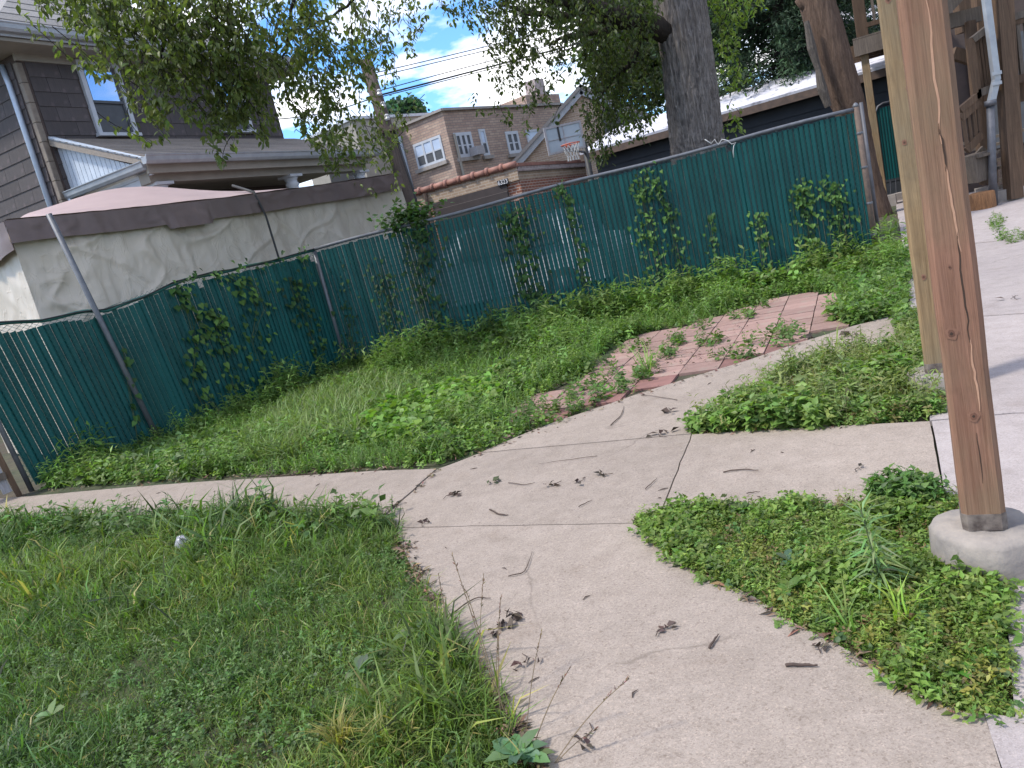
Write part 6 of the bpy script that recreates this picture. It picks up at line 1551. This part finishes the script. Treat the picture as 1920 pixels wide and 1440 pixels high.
def tuft(n, h, col, w=0.02):
    def f(t):
        c = Cloud(); r = np.random.default_rng(rp_.randint(0, 9999)); P = np.column_stack([r.normal(size=(n, 2)) * 0.015, np.zeros(n)])
        for k in range(4):
            m_ = n // 4; c.put(blade((0.25, 0.55, 0.8, 1.0)[k], w), P[k * m_:(k + 1) * m_], r.uniform(0, 6.283, m_), r.normal(size=m_) * 0.15, r.normal(size=m_) * 0.15, r.uniform(0.6, 1.1, m_) * h, tints(m_, col, 0.2, 0.06, r))
        c.build('blades', M['grass'], t)
    return f
tf = [(640, 1395, 70, 0.16, (0.13, 0.115, 0.04), 'straw coloured grass tuft at the bottom of the lawn'), (720, 1400, 60, 0.16, (0.095, 0.11, 0.034), 'yellowish grass tuft beside the straw coloured one'), (800, 1270, 70, 0.15, (0.09, 0.125, 0.03), 'golden green grass tuft leaning at the walk edge'), (880, 1330, 60, 0.14, (0.065, 0.105, 0.035), 'dark green grass tuft at the walk edge'), (1700, 1170, 16, 0.22, (0.13, 0.19, 0.035), 'bright upright grass blades beside the horseweed'), (1590, 1180, 12, 0.20, (0.10, 0.15, 0.05), 'arching grass blades at the front of the near patch'), (1215, 700, 20, 0.40, (0.10, 0.14, 0.05), 'upright pale grass clump among the patio pavers'), (1570, 655, 10, 0.30, (0.10, 0.14, 0.04), 'lone grass blades on the curved walk by the far patch'), (1820, 1065, 14, 0.14, (0.07, 0.12, 0.03), 'grass blades against the near footing'), (690, 1340, 60, 0.13, (0.055, 0.095, 0.03), 'long lush grass tuft in the lower lawn')]
for px, py, n, h, c, lab in tf: one_plant('grass_tuft', lab, 'grass', px, py, tuft(n, h, c, 0.02 if h < 0.3 else 0.012), -0.01, 'separate grass tufts')
# dry seed stalks
stk = [(940, 1330, (848, 1040), 'tallest dry seed stalk at the walk edge'), (950, 1350, (875, 1110), 'dry seed stalk second from the lawn edge'), (900, 1300, (907, 1075), 'upright dry seed stalk over the walk'), (930, 1330, (940, 1115), 'short dry seed stalk at the walk edge'), (940, 1370, (935, 1190), 'slim dry seed stalk low over the walk'), (985, 1390, (1015, 1185), 'leaning dry seed stalk over the concrete'), (1000, 1400, (1070, 1250), 'far leaning thin seed stalk over the concrete'), (1035, 1438, (1180, 1272), 'long dark seed stalk leaning right across the walk'), (1035, 1440, (1120, 1380), 'low seed stalk lying to the right at the bottom'), (850, 1230, (822, 1075), 'small dry seed stalk at the lawn corner')]
for bx_, by_, (tx_, ty_), lab in stk:
    b = G(bx_, by_, -0.01); yv = b[1] + 0.05; tpt = at(tx_, ty_, b[1] + (0.12 if ty_ < 1200 else 0.02)); tpt[2] = max(tpt[2], 0.06)
    t = thing('seed_stalk', lab, 'dry stalk', tuple(b), 0, 'dry seed stalks by the walk'); e_ = tpt - b
    cv = [e_ * u + np.array([0, 0, 0.06 * math.sin(math.pi * u) * np.linalg.norm(e_)]) for u in np.linspace(0, 1, 8)]
    MB().tube(cv, [0.0016] * 5 + [0.0012] * 3, 4).build('stem', M['straw'], t)
    it = []
    for k in range(22):
        u = rp_.uniform(0.66, 1.0); p = e_ * u + np.array([0, 0, 0.06 * math.sin(math.pi * u) * np.linalg.norm(e_)])
        it.append((NARROW, tuple(p), math.atan2(e_[1], e_[0]) - math.pi / 2 + rp_.gauss(0, 0.5), rp_.uniform(0.5, 1.2) if e_[2] > 0.12 else rp_.uniform(-0.1, 0.4), rp_.uniform(-1, 1), rp_.uniform(0.010, 0.018), tuple(v * rp_.uniform(0.7, 1.3) for v in (0.13, 0.085, 0.055))))
    leafy(t, it, M['litter'], 'seed_head')
# bush lump on the corner of the fence
bq, _ = fence_pt(765, 408)
bush = thing('fence_top_bush', 'leafy vine bush spilling over the fence rail near the utility pole', 'bush', (bq[0], bq[1] + 0.1, 0))
cl = Cloud(); rg = np.random.default_rng(505); n = 520
P = rg.normal(size=(n, 3)) * np.array([0.20, 0.12, 0.09]) + np.array([0, 0, bq[2] + 0.02]); cl.put(HEART, P, rg.uniform(0, 6.283, n), rg.uniform(-0.9, 0.3, n), rg.normal(size=n) * 0.4, rg.uniform(0.05, 0.085, n), tints(n, (0.055, 0.095, 0.032), 0.3, 0.08, rg))
cl.build('leaves', M['leaf_vine'], bush); MB().tube([(0, 0.05, 0), (0.02, 0, bq[2] * 0.6), (0, 0, bq[2])], 0.01, 5).build('stem', M['stem'], bush)

# ================================================================== SMALL LITTER ON THE CONCRETE
bag_p = G(347, 1030, 0.0)
bg_ = MB(); n1, n2 = 16, 9; vs_ = []
for j in range(n2):
    for i in range(n1):
        th, ph = 2 * math.pi * i / n1, math.pi * 0.5 * j / (n2 - 1); r = 1 + 0.28 * (float(fbm(math.cos(th) * 2.3 + 4 + ph, math.sin(th) * 2.3 + 4, 6, 3)) - 0.5) * 2
        vs_.append((0.055 * r * math.cos(ph) * math.cos(th), 0.045 * r * math.cos(ph) * math.sin(th), 0.085 * r * math.sin(ph)))
bg_.add(vs_, [(j * n1 + i, j * n1 + (i + 1) % n1, (j + 1) * n1 + (i + 1) % n1, (j + 1) * n1 + i) for j in range(n2 - 1) for i in range(n1)])
o = bg_.build('plastic_bag', M['bag'], None, True, (bag_p[0], bag_p[1], 0.0)); tag(o, 'crumpled white plastic bag lying in the lawn', 'bag')

def twig_obj(name, px, label, r=0.0022, group='twigs on the concrete'):
    pts = [G(x, y, 0.006) for x, y in px]; c = np.mean(pts, axis=0); c[2] = 0
    t = np.linspace(0, 1, len(pts)); tt = np.linspace(0, 1, 9); pl_ = np.array(pts)
    cv = np.stack([np.interp(tt, t, pl_[:, i]) for i in range(3)], 1) - c
    for _ in range(2): cv[1:-1] = (cv[:-2] + 2 * cv[1:-1] + cv[2:]) / 4
    cv[:, 2] += 0.003 * np.abs(np.sin(tt * 7))
    o = MB().tube(cv, [r * 1.2] * 4 + [r] * 3 + [r * 0.6] * 2, 5).build(name, M['twig'], None, True, tuple(c)); tag(o, label, 'twig', group); return o
tws = [([(918, 955), (935, 965), (953, 966)], 'dark bent twig above the long joint line', 0.004), ([(1356, 885), (1390, 880), (1422, 882)], 'long thin twig near the top of the side slab', 0.003), ([(1330, 1215), (1347, 1190)], 'short dark twig on the front slab', 0.0035), ([(1473, 1247), (1533, 1248)], 'straight stick lying level on the front slab', 0.0045),
       ([(953, 1080), (985, 1075), (998, 1035)], 'hooked thin twig in the middle of the front slab', 0.002), ([(953, 905), (985, 910), (1003, 905)], 'thin curved twig near the weed bed edge', 0.002), ([(1210, 917), (1232, 897)], 'slanting twig left of the slab joint', 0.002), ([(1145, 797), (1165, 780), (1170, 762)], 'forked twig on the curved slab', 0.003), ([(1270, 620 + 130), (1205, 735 + 5)], 'thin straight twig on the curved slab', 0.002), ([(1085, 950), (1110, 938)], 'small slanting twig on the middle slab', 0.002), ([(850, 1150), (890, 1120), (920, 1122)], 'arched twig beside the seed stalks', 0.0025), ([(1400, 925), (1425, 922)], 'tiny twig below the long thin one', 0.002), ([(1120, 855), (1010, 870)], 'pale thin stem lying along the middle slab', 0.0015)]
for px, lab, r in tws: twig_obj('twig', px, lab, r)
def dry_leaf(px, py, size, n, label, seed, group='dry leaves on the concrete', col=(0.06, 0.04, 0.032)):
    g_ = G(px, py, 0.0); t = thing('dry_leaf_clump', label, 'dry leaf', (g_[0], g_[1], 0.004), 0, group)
    r = np.random.default_rng(seed); c = Cloud(); P = np.column_stack([r.normal(size=(n, 2)) * size * 0.35, r.uniform(0, size * 0.18, n)])
    c.put(OVAL, P, r.uniform(0, 6.28, n), r.uniform(-0.1, 0.5, n), r.normal(size=n) * 0.8, r.uniform(0.5, 1.0, n) * size, tints(n, col, 0.3, 0.08, r)); c.build('leaves', M['litter'], t)
    a = r.uniform(0, 6.28); MB().tube([(0, 0, 0.004), (math.cos(a) * size * 0.7, math.sin(a) * size * 0.7, 0.006), (math.cos(a + 0.4) * size * 1.3, math.sin(a + 0.4) * size * 1.3, 0.003)], 0.0018, 4).build('stalk', M['twig'], t)
big = [(1250, 1180, 0.045, 7, 'dark crumpled leaf on the open front slab'), (850, 928, 0.06, 8, 'dark leaf clump near the left walk joint'), (928, 905, 0.06, 9, 'greenish dark leaf clump near the weed bed edge'), (1030, 912, 0.06, 7, 'pair of dark curled leaves on the middle slab'), (1085, 907, 0.05, 4, 'small dark leaf right of the curled pair'), (1125, 892, 0.06, 6, 'winged dark leaf on the middle slab'), (800, 980, 0.05, 6, 'dark leaf clump just above the joint at the lawn corner'), (960, 1165, 0.07, 9, 'long brown leaf clump above the seed stalks'), (925, 1185, 0.05, 8, 'brown leaf clump among the seed stalks'), (985, 1247, 0.05, 6, 'brown leaf to the right of the seed stalks'), (1100, 1388, 0.05, 6, 'brown leaf clump near the bottom of the walk'), (1250, 775, 0.09, 6, 'dark leaf on the curved slab near the patch tip'), (1235, 815, 0.08, 6, 'dark leaf beside the far patch tip'), (1545, 1210, 0.04, 5, 'dark leaf at the front edge of the near patch'), (1610, 880, 0.035, 3, 'small dark leaf on the side slab'), (1520, 632, 0.12, 6, 'dry leaves where patio meets the curved walk'), (1595, 632, 0.1, 5, 'dry leaf on the curved walk by the patio end'), (1895, 562, 0.09, 3, 'dark leaf on the apron right of the near post'), (390, 958, 0.06, 5, 'brown leaf on the left walk')]
for k, (px, py, s, n, lab) in enumerate(big): dry_leaf(px, py, s, n, lab, 700 + k, col=(0.045, 0.06, 0.03) if 'greenish' in lab else (0.06, 0.04, 0.032))
rs = np.random.default_rng(606)
def chip_pts(poly, n): return sample(poly, n / 6.0, 0, rs)[:n]
for k, P in enumerate(np.vstack([sample([p[:2] for p in GP(SL[s])], 2.6, 0, rs) for s in ('front', 'mid', 'side', 'curve', 'left')])):
    if np.linalg.norm(P) < 1.9: continue
    a = rs.uniform(0, 6.28); l = rs.uniform(0.008, 0.028)
    o = MB().tube([(-math.cos(a) * l, -math.sin(a) * l, 0.003), (0.004 * rs.normal(), 0.004 * rs.normal(), 0.005), (math.cos(a) * l, math.sin(a) * l, 0.003)], [0.0015, 0.003, 0.001], 4).build('debris_chip', M['twig'], None, False, (P[0], P[1], 0))
    tag(o, 'tiny dark bark chip lying on the concrete walk', 'debris', 'bark chips on the concrete')
